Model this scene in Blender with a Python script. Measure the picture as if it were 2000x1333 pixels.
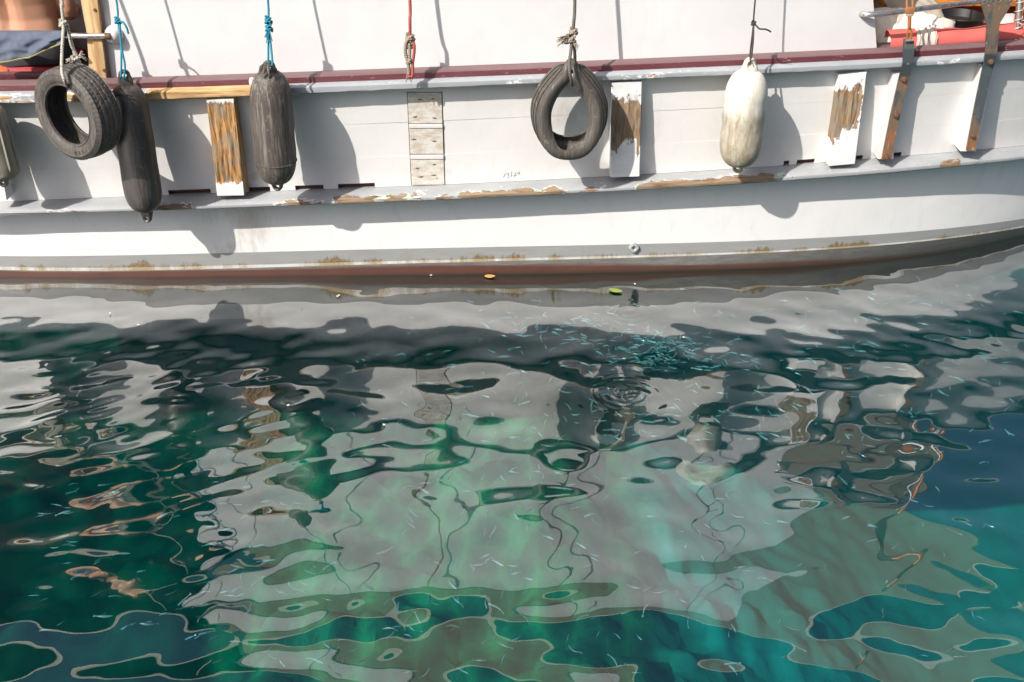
import bpy, bmesh, math, random
import numpy as np
from mathutils import Vector, Matrix, noise as mnoise

for o in list(bpy.data.objects):
    bpy.data.objects.remove(o, do_unlink=True)
SC = bpy.context.scene
COL = SC.collection
R = math.radians

# ------------------------------------------------------------------ camera
CAM_H, CAM_D, PITCH, FPX = 3.2, 6.2, R(30.48), 2222.2
cd = bpy.data.cameras.new("camera")
cd.lens, cd.sensor_width, cd.clip_start, cd.clip_end = 40.0, 36.0, 0.05, 2000.0
cam = bpy.data.objects.new("camera", cd)
cam.location = (0, -CAM_D, CAM_H)
cam.rotation_euler = (math.pi / 2 - PITCH, 0, 0)
COL.objects.link(cam)
SC.camera = cam

# ------------------------------------------------------------------ light
SUN_DIR = Vector((0.53, 0.56, -0.70)).normalized()
w = bpy.data.worlds.new("World")
SC.world = w
w.use_nodes = True
wn = w.node_tree
bg = wn.nodes["Background"]
sky = wn.nodes.new("ShaderNodeTexSky")
sky.sky_type = 'NISHITA'
sky.sun_disc = False
sky.sun_elevation = math.asin(-SUN_DIR.z)
sky.sun_rotation = math.atan2(-SUN_DIR.x, -SUN_DIR.y)
sky.air_density, sky.dust_density, sky.ozone_density = 0.7, 5.0, 3.0
hs = wn.nodes.new("ShaderNodeHueSaturation")          # a slightly milky summer sky
hs.inputs['Saturation'].default_value = 1.0
wn.links.new(sky.outputs[0], hs.inputs['Color'])
wn.links.new(hs.outputs[0], bg.inputs[0])
bg.inputs[1].default_value = 0.075
sl = bpy.data.lights.new("sun", 'SUN')
sl.energy, sl.angle, sl.color = 3.7, R(0.5), (1.0, 0.945, 0.875)
sun = bpy.data.objects.new("sun", sl)
sun.rotation_euler = SUN_DIR.to_track_quat('-Z', 'Y').to_euler()
sun.location = (-10, -10, 14)
COL.objects.link(sun)
vs = SC.view_settings
SC.display_settings.display_device = 'sRGB'
vs.view_transform, vs.look, vs.gamma, vs.use_curve_mapping = 'Standard', 'None', 1.0, False
vs.exposure = 0.68
cy = SC.cycles
cy.use_denoising = True
try:
    cy.denoiser = 'OPENIMAGEDENOISE'
except Exception:
    pass
cy.max_bounces, cy.diffuse_bounces, cy.glossy_bounces = 8, 3, 4
cy.transmission_bounces, cy.transparent_max_bounces, cy.volume_bounces = 4, 16, 0
cy.caustics_reflective = cy.caustics_refractive = False
cy.sample_clamp_indirect = 6.0

# ------------------------------------------------------------------ picture -> place
def ray(u, v):
    a, b = (u - 1000.0) / FPX, (666.67 - v) / FPX
    return np.array([a, math.cos(PITCH) + b * math.sin(PITCH), -math.sin(PITCH) + b * math.cos(PITCH)])

def P(u, v, y):
    d = ray(u, v)
    t = (y + CAM_D) / d[1]
    return Vector((d[0] * t, y, CAM_H + d[2] * t))

def G(u, v, z=0.0):
    d = ray(u, v)
    t = (z - CAM_H) / d[2]
    return Vector((d[0] * t, -CAM_D + d[1] * t, z))

class Fit:
    """y(x) smooth in range, straight beyond it"""
    def __init__(s, x, y, deg=4):
        s.p = np.polyfit(x, y, deg)
        s.a, s.b = min(x), max(x)
        dp = np.polyder(s.p)
        s.ya, s.yb = np.polyval(s.p, s.a), np.polyval(s.p, s.b)
        s.da, s.db = np.polyval(dp, s.a), np.polyval(dp, s.b)
    def __call__(s, x):
        if x < s.a: return float(s.ya + s.da * (x - s.a) * 0.3)
        if x > s.b: return float(s.yb + s.db * (x - s.b))
        return float(np.polyval(s.p, x))

_wl = [(-40, 541), (200, 541.5), (400, 541.5), (600, 541), (800, 539), (1000, 536), (1150, 534), (1300, 532),
       (1450, 528), (1550, 524.5), (1700, 511.5), (1800, 500), (1900, 482.5), (2000, 459), (2050, 446)]
_g = [G(u, v) for u, v in _wl]
Yw = Fit([p.x for p in _g], [p.y for p in _g], 5)

def flare(x):
    return 0.05 * min(max((x - 0.8) / 2.4, 0), 1.5) ** 2
def y_low(x, z):
    return Yw(x) - (0.06 + flare(x)) * z
def y_bul(x, z):
    return y_low(x, 0.58) - (0.09 + .6 * flare(x)) * (z - 0.58)
def y_rub(x):
    return y_low(x, 0.55) - 0.145
def y_rail(x):
    return y_bul(x, 1.2) - 0.085
def y_wall(x):
    return y_rail(x) + 0.15

def edge(pts, yf, deg=4):
    """world height along the boat of a line seen in the picture that lies on the surface y = yf(x, z)"""
    pu = np.polyfit([p[0] for p in pts], [p[1] for p in pts], deg)
    xs, zs = [], []
    for u in np.linspace(pts[0][0], pts[-1][0], 60):
        v, y, p = float(np.polyval(pu, u)), 0.0, None
        for _ in range(8):
            p = P(u, v, y)
            y = yf(p.x, p.z)
        xs.append(p.x); zs.append(p.z)
    return Fit(xs, zs, 5)

z_red = edge([(0, 529), (350, 525), (650, 521.5), (1000, 516), (1350, 507), (1600, 496), (1800, 477), (2000, 447)], y_low)
z_strip0 = edge([(0, 528), (350, 525.5), (700, 521), (1000, 508), (1300, 501), (1600, 490), (1800, 472), (2000, 444.5)], y_low)
z_strip1 = edge([(0, 521.5), (350, 520.5), (700, 514), (1000, 504), (1300, 497.5), (1600, 486.5), (1800, 469), (2000, 442)], y_low)
z_band = edge([(0, 501), (350, 496.5), (650, 490), (1000, 482), (1300, 475.5), (1600, 466), (1800, 451), (2000, 428)], y_low)
z_rub0 = edge([(0, 420), (350, 414), (650, 402), (1000, 388.5), (1350, 369), (1500, 360), (1700, 345), (2000, 315)], lambda x, z: y_rub(x))
z_rub1 = edge([(0, 394), (350, 383), (650, 365.5), (1000, 356), (1180, 348), (1350, 334), (1540, 322), (1780, 304), (2000, 285)], y_bul)
z_rail0 = edge([(0, 205), (300, 197.5), (480, 191), (700, 181), (900, 173), (1200, 159.5), (1400, 151), (1600, 141), (1800, 133), (2000, 118)], lambda x, z: y_rail(x))
z_rail1 = edge([(0, 186), (300, 178), (480, 173.5), (700, 166), (900, 158.5), (1200, 145), (1400, 136.5), (1600, 127), (1800, 119.5), (2000, 104)], lambda x, z: y_rail(x))
z_wall = edge([(0, 163), (215, 156), (500, 147.5), (800, 137), (1040, 127), (1300, 117), (1440, 110.5), (1600, 104), (1770, 95), (2000, 79)], lambda x, z: y_wall(x))

# ------------------------------------------------------------------ mesh helpers
class MB:
    def __init__(s):
        s.v, s.f, s.m, s.uv, s.at = [], [], [], [], []
    def vert(s, p, at=0.0):
        s.v.append(tuple(p)); s.at.append(at)
        return len(s.v) - 1
    def face(s, ids, mi=0, uv=None):
        s.f.append(tuple(ids)); s.m.append(mi)
        s.uv.append(uv if uv else [(0, 0)] * len(ids))
    def grid(s, pts, mi=0, uvs=None, ats=None, closed=False, rowmat=None):
        n, m = len(pts), len(pts[0])
        base = len(s.v)
        for i in range(n):
            for j in range(m):
                s.vert(pts[i][j], ats[i][j] if ats is not None else 0.0)
        for i in range(n - 1):
            for j in range(m if closed else m - 1):
                k = (j + 1) % m
                ids = (base + i * m + j, base + i * m + k, base + (i + 1) * m + k, base + (i + 1) * m + j)
                if uvs is not None:
                    uv = [uvs[i][j], uvs[i][k], uvs[i + 1][k], uvs[i + 1][j]]
                else:
                    j1 = j + 1
                    uv = [(i / (n - 1), j / m), (i / (n - 1), j1 / m), ((i + 1) / (n - 1), j1 / m), ((i + 1) / (n - 1), j / m)]
                s.face(ids, rowmat(i, j) if rowmat else mi, uv)
        return base
    def cap(s, ids, mi=0):
        s.face(ids, mi)
    def tube(s, pts, r, seg=8, mi=0, caps=True, rads=None):
        pts = [Vector(p) for p in pts]
        n = len(pts)
        t = [(pts[min(i + 1, n - 1)] - pts[max(i - 1, 0)]).normalized() for i in range(n)]
        a = Vector((0, 0, 1)) if abs(t[0].z) < 0.9 else Vector((1, 0, 0))
        nrm = (a - t[0] * a.dot(t[0])).normalized()
        rows, uvs, L = [], [], 0.0
        for i in range(n):
            nrm = (nrm - t[i] * nrm.dot(t[i]))
            nrm = nrm.normalized() if nrm.length > 1e-6 else t[i].orthogonal().normalized()
            b = t[i].cross(nrm)
            if i: L += (pts[i] - pts[i - 1]).length
            rr = rads[i] if rads else r
            rows.append([pts[i] + (nrm * math.cos(2 * math.pi * k / seg) + b * math.sin(2 * math.pi * k / seg)) * rr for k in range(seg)])
        base = len(s.v)
        for row in rows:
            for p in row: s.vert(p)
        Ls = [0.0]
        for i in range(1, n): Ls.append(Ls[-1] + (pts[i] - pts[i - 1]).length)
        for i in range(n - 1):
            for k in range(seg):
                k2 = (k + 1) % seg
                s.face((base + i * seg + k, base + i * seg + k2, base + (i + 1) * seg + k2, base + (i + 1) * seg + k), mi,
                       [(k / seg, Ls[i]), ((k + 1) / seg, Ls[i]), ((k + 1) / seg, Ls[i + 1]), (k / seg, Ls[i + 1])])
        if caps:
            s.face([base + k for k in range(seg)][::-1], mi)
            s.face([base + (n - 1) * seg + k for k in range(seg)], mi)
        return s
    def box(s, c, sx, sy, sz, mi=0, rot=None):
        c = Vector(c); ids = []
        for dx, dy, dz in ((-1,-1,-1),(1,-1,-1),(1,1,-1),(-1,1,-1),(-1,-1,1),(1,-1,1),(1,1,1),(-1,1,1)):
            q = Vector((dx * sx / 2, dy * sy / 2, dz * sz / 2))
            if rot: q = rot @ q
            ids.append(s.vert(c + q))
        for f in ((0,1,5,4),(1,2,6,5),(2,3,7,6),(3,0,4,7),(4,5,6,7),(3,2,1,0)):
            s.face([ids[i] for i in f], mi, [(0,0),(1,0),(1,1),(0,1)])
        return s
    def prism(s, front, back, mi=0):
        """front, back: matching rings of points"""
        n = len(front)
        a = [s.vert(p) for p in front]; b = [s.vert(p) for p in back]
        s.face(a, mi, [((p[0]), (p[2])) for p in front]); s.face(b[::-1], mi)
        for i in range(n):
            j = (i + 1) % n
            s.face((a[j], a[i], b[i], b[j]), mi, [(1,0),(0,0),(0,1),(1,1)])
        return s
    def lathe(s, prof, org, axis=(0, 0, 1), seg=32, mi=0, f=None):
        ax = Vector(axis).normalized(); e1 = ax.orthogonal().normalized(); e2 = ax.cross(e1); org = Vector(org)
        pts = []
        for i, (r, h) in enumerate(prof):
            pts.append([org + ax * h + (e1 * math.cos(2*math.pi*k/seg) + e2 * math.sin(2*math.pi*k/seg)) * (r if not f else f(r, h, 2*math.pi*k/seg)) for k in range(seg)])
        s.grid(pts, mi, closed=True)
        return s

def fix_normals(me):
    bm = bmesh.new(); bm.from_mesh(me)
    bmesh.ops.recalc_face_normals(bm, faces=bm.faces)
    bm.to_mesh(me); bm.free()

def build(name, mb, mats, parent=None, smooth=True, sharp=40, root=None, bevel=0.0, fix=True, kind=None):
    rt = parent
    while rt is not None and rt.parent is not None: rt = rt.parent
    L = Vector(rt.location) if rt is not None else Vector((0, 0, 0))
    if root is not None: L = Vector(root)
    me = bpy.data.meshes.new(name)
    me.from_pydata([tuple(Vector(p) - L) for p in mb.v], [], mb.f)
    if not isinstance(mats, (list, tuple)): mats = [mats]
    for m in mats: me.materials.append(m)
    me.polygons.foreach_set('material_index', mb.m)
    ul = me.uv_layers.new(name='UVMap')
    flat = [c for uv in mb.uv for p in uv for c in p]
    ul.data.foreach_set('uv', flat)
    if any(mb.at):
        a = me.attributes.new('bare', 'FLOAT', 'POINT')
        a.data.foreach_set('value', mb.at)
    me.update()
    if bevel > 0:
        bm = bmesh.new(); bm.from_mesh(me)
        bmesh.ops.remove_doubles(bm, verts=bm.verts, dist=1e-5)
        bmesh.ops.recalc_face_normals(bm, faces=bm.faces)
        ed = [e for e in bm.edges if len(e.link_faces) == 2 and e.calc_face_angle(0) > 0.6]
        bmesh.ops.bevel(bm, geom=ed, offset=bevel, segments=2, profile=0.6, affect='EDGES')
        bm.to_mesh(me); bm.free()
    elif fix:
        fix_normals(me)
    if smooth:
        me.polygons.foreach_set('use_smooth', [True] * len(me.polygons))
        me.set_sharp_from_angle(angle=R(sharp))
    o = bpy.data.objects.new(name, me)
    if root is not None: o.location = L
    if parent is not None: o.parent = parent
    if kind: o['kind'] = kind
    COL.objects.link(o)
    return o

def tag(o, label, cat, group=None):
    o['label'] = label; o['category'] = cat
    if group: o['group'] = group
    return o

def thing(name, label, cat, loc, group=None):
    o = bpy.data.objects.new(name, None)
    o.location = loc; o.empty_display_size = 0.1
    COL.objects.link(o)
    return tag(o, label, cat, group)

# ------------------------------------------------------------------ material helper
class N:
    def __init__(s, name, rough=0.6, metal=0.0):
        s.mat = bpy.data.materials.new(name); s.mat.use_nodes = True
        s.t = s.mat.node_tree; s.b = s.t.nodes["Principled BSDF"]
        s.b.inputs['Roughness'].default_value = rough; s.b.inputs['Metallic'].default_value = metal
        s._h = None
    def new(s, k): return s.t.nodes.new(k)
    def put(s, sock, val):
        if isinstance(val, bpy.types.NodeSocket): s.t.links.new(val, sock)
        elif isinstance(val, (tuple, list)) and len(val) == 3 and sock.type == 'RGBA': sock.default_value = (*val, 1)
        else: sock.default_value = val
    def co(s, k='Object'): return s.new('ShaderNodeTexCoord').outputs[k]
    def attr(s, n='bare'):
        a = s.new('ShaderNodeAttribute'); a.attribute_name = n; return a.outputs['Fac']
    def map(s, vec, scale=(1,1,1), loc=(0,0,0), rot=(0,0,0)):
        m = s.new('ShaderNodeMapping'); s.put(m.inputs['Vector'], vec)
        m.inputs['Scale'].default_value = scale; m.inputs['Location'].default_value = loc; m.inputs['Rotation'].default_value = rot
        return m.outputs[0]
    def noise(s, vec, scale=5, detail=4, rough=0.55, dist=0.0):
        n = s.new('ShaderNodeTexNoise'); s.put(n.inputs['Vector'], vec)
        n.inputs['Scale'].default_value = scale; n.inputs['Detail'].default_value = detail
        n.inputs['Roughness'].default_value = rough; n.inputs['Distortion'].default_value = dist
        return n.outputs['Fac']
    def voro(s, vec, scale=5, feat='F1', out='Distance'):
        n = s.new('ShaderNodeTexVoronoi'); n.feature = feat; s.put(n.inputs['Vector'], vec); n.inputs['Scale'].default_value = scale
        return n.outputs[out]
    def wave(s, vec, scale=5, dist=2, detail=2, dscale=1, rot='X'):
        n = s.new('ShaderNodeTexWave'); n.bands_direction = rot; s.put(n.inputs['Vector'], vec); n.inputs['Scale'].default_value = scale
        n.inputs['Distortion'].default_value = dist; n.inputs['Detail'].default_value = detail; n.inputs['Detail Scale'].default_value = dscale
        return n.outputs['Fac']
    def ramp(s, fac, stops, interp='LINEAR'):
        n = s.new('ShaderNodeValToRGB'); s.put(n.inputs[0], fac); cr = n.color_ramp; cr.interpolation = interp
        while len(cr.elements) < len(stops): cr.elements.new(0.5)
        for e, (p, c) in zip(cr.elements, sorted(stops, key=lambda q: q[0])):
            e.position = p
            e.color = (c, c, c, 1) if not isinstance(c, (tuple, list)) else (*c, 1)
        return n.outputs[0]
    def mix(s, fac, a, b, blend='MIX'):
        n = s.new('ShaderNodeMix'); n.data_type = 'RGBA'; n.blend_type = blend
        s.put(n.inputs[0], fac); s.put(n.inputs[6], a); s.put(n.inputs[7], b)
        return n.outputs[2]
    def m(s, op, a, b=0.0, clamp=False):
        n = s.new('ShaderNodeMath'); n.operation = op; n.use_clamp = clamp
        s.put(n.inputs[0], a); s.put(n.inputs[1], b)
        return n.outputs[0]
    def sep(s, vec):
        n = s.new('ShaderNodeSeparateXYZ'); s.put(n.inputs[0], vec); return n.outputs
    def bump(s, h, strength=0.3, dist=0.01):
        n = s.new('ShaderNodeBump'); n.inputs['Strength'].default_value = strength; n.inputs['Distance'].default_value = dist
        s.put(n.inputs['Height'], h)
        if s._h is not None: s.t.links.new(s._h, n.inputs['Normal'])
        s._h = n.outputs[0]
        s.t.links.new(s._h, s.b.inputs['Normal'])
    def color(s, c): s.put(s.b.inputs['Base Color'], c)
    def rough(s, c): s.put(s.b.inputs['Roughness'], c)
    def metal(s, c): s.put(s.b.inputs['Metallic'], c)

def simple(name, c, rough=0.6, metal=0.0, var=0.15, scale=8, bump=0.0, bscale=40):
    n = N(name, rough, metal)
    f = n.noise(n.co(), scale, 5)
    n.color(n.mix(f, tuple(x * (1 - var) for x in c), tuple(min(1, x * (1 + var)) for x in c)))
    if bump: n.bump(n.noise(n.co(), bscale, 4), bump, 0.004)
    return n.mat

def wood_color(n, vec, a=(0.40, 0.17, 0.045), b=(0.62, 0.36, 0.14), c=(0.10, 0.065, 0.035), grey=0.35, scale=1.0, dark=0.75):
    """vec: grain runs along its second axis"""
    st = n.map(vec, (26 * scale, 2.2 * scale, 26 * scale))
    g = n.noise(st, 1.6, 6, 0.65, 1.2)
    g2 = n.noise(n.map(vec, (60 * scale, 3 * scale, 60 * scale)), 1.5, 4, 0.6, 0.8)
    col = n.ramp(g, [(0.33, c), (0.45, a), (0.57, b), (0.70, a)])
    col = n.mix(n.m('MULTIPLY', n.ramp(g2, [(0.36, 1.0), (0.47, 0.0)]), dark), col, c)
    wear = n.noise(vec, 9 * scale, 4)
    col = n.mix(n.m('MULTIPLY', n.ramp(wear, [(0.42, 0.0), (0.62, 1.0)]), grey), col, (0.24, 0.20, 0.15))
    return col, g, g2

# ------------------------------------------------------------------ materials
def paint_white(name, c=(0.80, 0.795, 0.785), dirt=0.25, rough=0.45, stain=(0.42, 0.36, 0.28)):
    n = N(name, rough)
    co = n.co()
    f1 = n.noise(co, 1.6, 6, 0.6)
    f2 = n.noise(n.map(co, (7, 7, 2.2)), 1.5, 5, 0.65, 0.6)
    col = n.mix(n.m('MULTIPLY', n.ramp(f1, [(0.4, 0), (0.75, 1)]), dirt), c, tuple(x * 0.86 for x in c))
    col = n.mix(n.m('MULTIPLY', n.ramp(f2, [(0.55, 0), (0.8, 1)]), dirt * 0.8), col, (0.62, 0.60, 0.55))
    sp = n.voro(co, 26)
    spm = n.m('MULTIPLY', n.ramp(sp, [(0.03, 1), (0.07, 0)]), n.ramp(n.noise(co, 6, 2), [(0.52, 0), (0.6, 1)]))
    col = n.mix(n.m('MULTIPLY', spm, 0.55), col, (0.25, 0.22, 0.19))
    at = n.m('ADD', n.attr(), n.m('MULTIPLY', n.m('SUBTRACT', n.noise(n.map(co, (14, 14, 5)), 1.5, 6, 0.7), 0.5), 0.9))
    am = n.m('MULTIPLY', n.ramp(at, [(0.35, 0), (1.0, 1)]), n.ramp(n.attr(), [(0.0, 0), (0.15, 1)]))
    col = n.mix(am, col, stain)
    n.color(col)
    n.rough(n.ramp(f1, [(0.3, rough - 0.08), (0.7, rough + 0.15)]))
    n.bump(n.noise(co, 3.2, 3), 0.25, 0.02)
    n.bump(n.noise(n.map(co, (5, 5, 40)), 2, 3), 0.06, 0.004)
    return n.mat

M_bul = paint_white("white bulwark paint", (0.74, 0.73, 0.71), dirt=0.8)
M_wall = paint_white("white cabin side paint", (0.70, 0.695, 0.69), dirt=0.75)
M_low = paint_white("white topside paint", (0.83, 0.82, 0.805), dirt=0.5, rough=0.38)

def scum_band(name, base, scum_c, lo, hi, invert=False, rough=0.5):
    n = N(name, rough)
    uv = n.co('UV'); sx = n.sep(uv)
    co = n.co()
    blotch = n.noise(n.map(uv, (2.3, 0.0, 0)), 1.0, 5, 0.7)
    fine = n.noise(n.map(uv, (60, 3.0, 0)), 1.0, 5, 0.75)
    v = n.m('SUBTRACT', 1.0, sx[1]) if not invert else sx[1]
    h = n.m('ADD', n.m('MULTIPLY', n.ramp(blotch, [(lo, 0), (hi, 1)]), .80), n.m('MULTIPLY', n.m('SUBTRACT', fine, 0.5), 1.3))
    msk = n.ramp(n.m('SUBTRACT', h, n.m('SUBTRACT', 1.0, v)), [(0.0, 0), (0.28, 1)])
    if invert is None: msk = n.ramp(h, [(0.2, 0), (0.7, 1)])
    dirt = n.noise(n.map(co, (3, 3, 14)), 1.5, 5, 0.65)
    col = n.mix(n.ramp(dirt, [(0.35, 0), (0.75, 0.5)]), base, tuple(x * 0.72 for x in base))
    col = n.mix(n.m('MULTIPLY', n.ramp(n.noise(uv, 5, 4), [(0.5, 0), (0.7, 0.5)]), 1.0), col, (0.30, 0.27, 0.22))
    col = n.mix(n.m('MULTIPLY', msk, n.ramp(n.noise(n.map(uv, (90, 8, 0)), 1, 3), [(0.3, 0.45), (0.6, 1.0)])), col, scum_c)
    n.color(col); n.bump(n.noise(co, 22, 4), 0.15, 0.004)
    return n.mat

M_band = scum_band("grey boot top paint", (0.33, 0.335, 0.33), (0.16, 0.105, 0.03), 0.47, 0.66)
M_strip = scum_band("white waterline stripe", (0.74, 0.73, 0.70), (0.34, 0.23, 0.07), 0.40, 0.58, invert=None)

def antifoul():
    n = N("maroon antifouling paint", 0.5)
    uv = n.co('UV'); s = n.sep(uv); co = n.co()
    nn = n.noise(n.map(uv, (6, 2.5, 0)), 1.2, 6, 0.7, 0.5)
    grow = n.ramp(s[0], [(0.0, 0.12), (0.48, 0.20), (0.62, 0.56), (0.8, 0.85), (1.0, 1.0)])
    h = n.m('ADD', s[1], n.m('MULTIPLY', n.m('SUBTRACT', nn, 0.5), 0.5))
    msk = n.ramp(n.m('SUBTRACT', n.m('ADD', h, grow), 1.0), [(-0.0, 0), (0.14, 1)])
    red = n.mix(n.noise(co, 7, 5), (0.070, 0.028, 0.020), (0.135, 0.055, 0.040))
    gry = n.mix(n.noise(n.map(co, (6, 6, 30)), 1.5, 5, 0.7), (0.06, 0.058, 0.052), (0.30, 0.29, 0.27))
    gry = n.mix(n.ramp(s[1], [(.05, .85), (.75, 0)]), gry, (.03, .03, .028))
    gry = n.mix(n.ramp(s[0], [(.62, 0), (.78, .8)]), gry, (.032, .032, .030))
    col = n.mix(msk, red, gry)
    low = n.ramp(n.m('ADD', s[1], n.m('MULTIPLY', n.m('SUBTRACT', n.noise(n.map(uv, (9, 1, 0)), 1.2, 4), 0.5), 0.15)), [(0.16, 1), (0.46, 0)])
    col = n.mix(n.m('MULTIPLY', low, 0.92), col, (0.026, 0.028, 0.017))
    n.color(col); n.rough(0.42); n.bump(nn, 0.2, 0.006)
    return n.mat
M_anti = antifoul()
M_bottom = simple("weedy underwater bottom", (0.03, 0.035, 0.02), 0.8, var=0.5, scale=5)

def peel(name, paint, edgec=(0.72, 0.73, 0.72), amp=0.9, scale=(5, 5, 16), grain='X', under2=None, rough=0.5, wood=None, chip=0.5):
    """paint that has flaked off the wood where the 'bare' attribute is high"""
    n = N(name, rough)
    co = n.co()
    nz = n.noise(n.map(co, scale), 2.0, 7, 0.68, 0.5)
    a = n.m('ADD', n.attr(), n.m('MULTIPLY', n.m('SUBTRACT', nz, 0.5), amp))
    bare = n.ramp(a, [(0.49, 0), (0.51, 1)])
    prim = n.ramp(n.m('ADD', a, n.m('MULTIPLY', n.m('SUBTRACT', n.noise(co, 18, 3), .5), .35)), [(0.42, 0), (0.44, 1)])
    vec = n.map(co, (1, 1, 1), rot=(0, 0, R(90))) if grain == 'X' else n.map(co, rot=(R(90), 0, 0))
    kw = wood or {}
    wc, g, g2 = wood_color(n, vec, **kw)
    dirt = n.noise(n.map(co, (2, 2, 8)), 2, 5, 0.6)
    pc = n.mix(n.ramp(dirt, [(0.4, 0), (0.75, 1)]), paint, tuple(x * 0.80 for x in paint))
    tiny = n.noise(n.map(co, (14, 40, 60)), 2.0, 5, 0.75)
    pc = n.mix(n.m('MULTIPLY', n.ramp(tiny, [(0.60, 0), (0.64, 1)]), n.m('MULTIPLY', n.ramp(n.noise(co, 2.4, 2), [(0.45, 0), (0.6, 1)]), chip)), pc, edgec)
    if under2 is not None:
        pc = n.mix(n.m('MULTIPLY', prim, n.ramp(n.noise(co, 7, 2), [(0.55, 0), (0.60, 1)])), pc, under2)
        pc = n.mix(n.m('MULTIPLY', prim, n.ramp(n.noise(co, 6, 2), [(0.40, .9), (0.52, 0)])), pc, edgec)
    else:
        pc = n.mix(prim, pc, edgec)
    n.color(n.mix(bare, pc, wc))
    n.rough(n.mix(bare, (rough,) * 3, (0.8,) * 3))
    h = n.m('SUBTRACT', n.m('MULTIPLY', n.m('MULTIPLY', g, bare), 0.7), n.m('MULTIPLY', bare, 0.6))
    n.bump(h, 0.55, 0.012)
    n.bump(n.noise(co, 35, 3), 0.10, 0.004)
    return n.mat

OLDW = dict(a=(0.21, 0.13, 0.07), b=(0.32, 0.22, 0.13), c=(0.05, 0.036, 0.026), grey=0.5, scale=0.9)
M_rub = peel("flaking grey rub rail paint", (0.35, 0.362, 0.37), amp=1.25, under2=(0.45, 0.60, 0.47), wood=OLDW)
M_rail = peel("flaking grey top rail paint", (0.34, 0.36, 0.375), wood=dict(a=(0.50, 0.29, 0.11), b=(0.66, 0.45, 0.22), c=(0.22, 0.12, 0.05), grey=0.25, scale=0.7), chip=0.9)
M_cap = simple("worn maroon rail paint", (0.125, 0.034, 0.040), 0.38, var=0.3, scale=6, bump=0.15, bscale=30)
def cap_mat():
    n = N("maroon rail paint with painted sky light", 0.36)
    co = n.co()
    f = n.noise(n.map(co, (2, 9, 9)), 2, 6, 0.65)
    col = n.mix(f, (0.085, 0.020, 0.026), (0.125, 0.034, 0.040))
    col = n.mix(n.m('MULTIPLY', n.ramp(n.noise(n.map(co, (10, 40, 40)), 2, 4, 0.7), [(0.63, 0), (0.68, 1)]), 0.6), col, (0.45, 0.33, 0.28))
    ge = n.new('ShaderNodeNewGeometry'); nz = n.sep(ge.outputs['Normal'])[2]      # sky light on the faces that look up, put into the colour
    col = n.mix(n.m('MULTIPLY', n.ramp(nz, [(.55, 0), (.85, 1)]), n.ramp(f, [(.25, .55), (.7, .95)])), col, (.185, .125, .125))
    n.color(col); n.rough(n.ramp(f, [(0.3, 0.32), (0.7, 0.55)])); n.bump(f, 0.12, 0.006)
    return n.mat
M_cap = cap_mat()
M_post_o = peel("white paint flaking off orange pine", (0.78, 0.775, 0.76), amp=1.7, scale=(26, 26, 5), grain='Z',
                wood=dict(a=(0.40, 0.18, 0.045), b=(0.52, 0.31, 0.13), c=(0.075, 0.052, 0.035), grey=0.75, scale=1.25, dark=1.0), rough=0.5, edgec=(0.70, 0.68, 0.63), chip=0.2)
M_post_g = peel("white paint flaking off greyed pine", (0.79, 0.785, 0.775), amp=1.7, scale=(15, 15, 8), grain='Z',
                wood=dict(a=(0.25, 0.145, 0.07), b=(0.34, 0.235, 0.14), c=(0.07, 0.052, 0.04), grey=0.8, scale=1.0, dark=.9), rough=0.5, edgec=(0.74, 0.72, 0.68), chip=0.2)
M_patch = paint_white("weathered patch board paint", (0.60, 0.57, 0.51), dirt=1.0, rough=0.75)
def patch_mat():
    n = N("weathered beige patch wood", .8)
    co = n.co()
    g = n.noise(n.map(co, (60, 60, 5)), 1.2, 6, .7, .6)
    col = n.mix(g, (.40, .33, .24), (.62, .55, .44))
    pw = n.noise(n.map(co, (7, 7, 16)), 2, 5, .65)
    col = n.mix(n.ramp(pw, [(.42, .9), (.60, .15)]), col, (.70, .68, .63))
    r = n.noise(n.map(co, (22, 22, 70)), 1.4, 3, .6)
    col = n.mix(n.m('MULTIPLY', n.ramp(r, [(.66, 0), (.70, 1)]), .85), col, (.20, .11, .045))
    n.color(col); n.bump(g, .3, .005)
    return n.mat
M_patch = patch_mat()
M_gapwood = simple("dark red brown wood in gaps", (0.085, 0.045, 0.028), 0.85, var=0.4, scale=20)
M_rustbolt = simple("rusty bolt iron", (0.15, 0.085, 0.055), 0.75, 0.3, var=0.5, scale=60)

def chain_mat():
    n = N("rusted blue black iron strap", 0.6, 0.3)
    co = n.co()
    f = n.noise(n.map(co, (16, 16, 5)), 2, 6, 0.7)
    a = n.m('ADD', n.attr(), n.m('MULTIPLY', n.m('SUBTRACT', f, 0.5), 1.3))
    m1 = n.ramp(a, [(0.45, 0), (0.6, 1)])
    m2 = n.ramp(a, [(0.75, 0), (0.95, 1)])
    col = n.mix(m1, n.mix(f, (0.035, 0.05, 0.058), (0.085, 0.10, 0.105)), (0.15, 0.105, 0.07))
    col = n.mix(m2, col, (0.30, 0.115, 0.035))
    edge = n.ramp(n.noise(n.map(co, (30, 30, 20)), 2, 4), [(0.66, 0), (0.70, 1)])
    col = n.mix(n.m('MULTIPLY', edge, 0.5), col, (0.5, 0.49, 0.46))
    n.color(col); n.bump(f, 0.3, 0.005)
    return n.mat
M_chain = chain_mat()
def rusty_chrome():
    n = N("worn steel tube", 0.22, 0.9)
    co = n.co()
    f = n.noise(n.map(co, (7, 20, 20)), 2, 5, 0.7)
    m = n.ramp(f, [(0.56, 0), (0.66, 1)])
    n.color(n.mix(m, (0.62, 0.60, 0.57), (0.30, 0.16, 0.07)))
    n.rough(n.mix(m, (0.2,) * 3, (0.7,) * 3)); n.metal(n.m('SUBTRACT', 0.9, n.m('MULTIPLY', m, 0.8)))
    return n.mat
M_tube = rusty_chrome()
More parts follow.
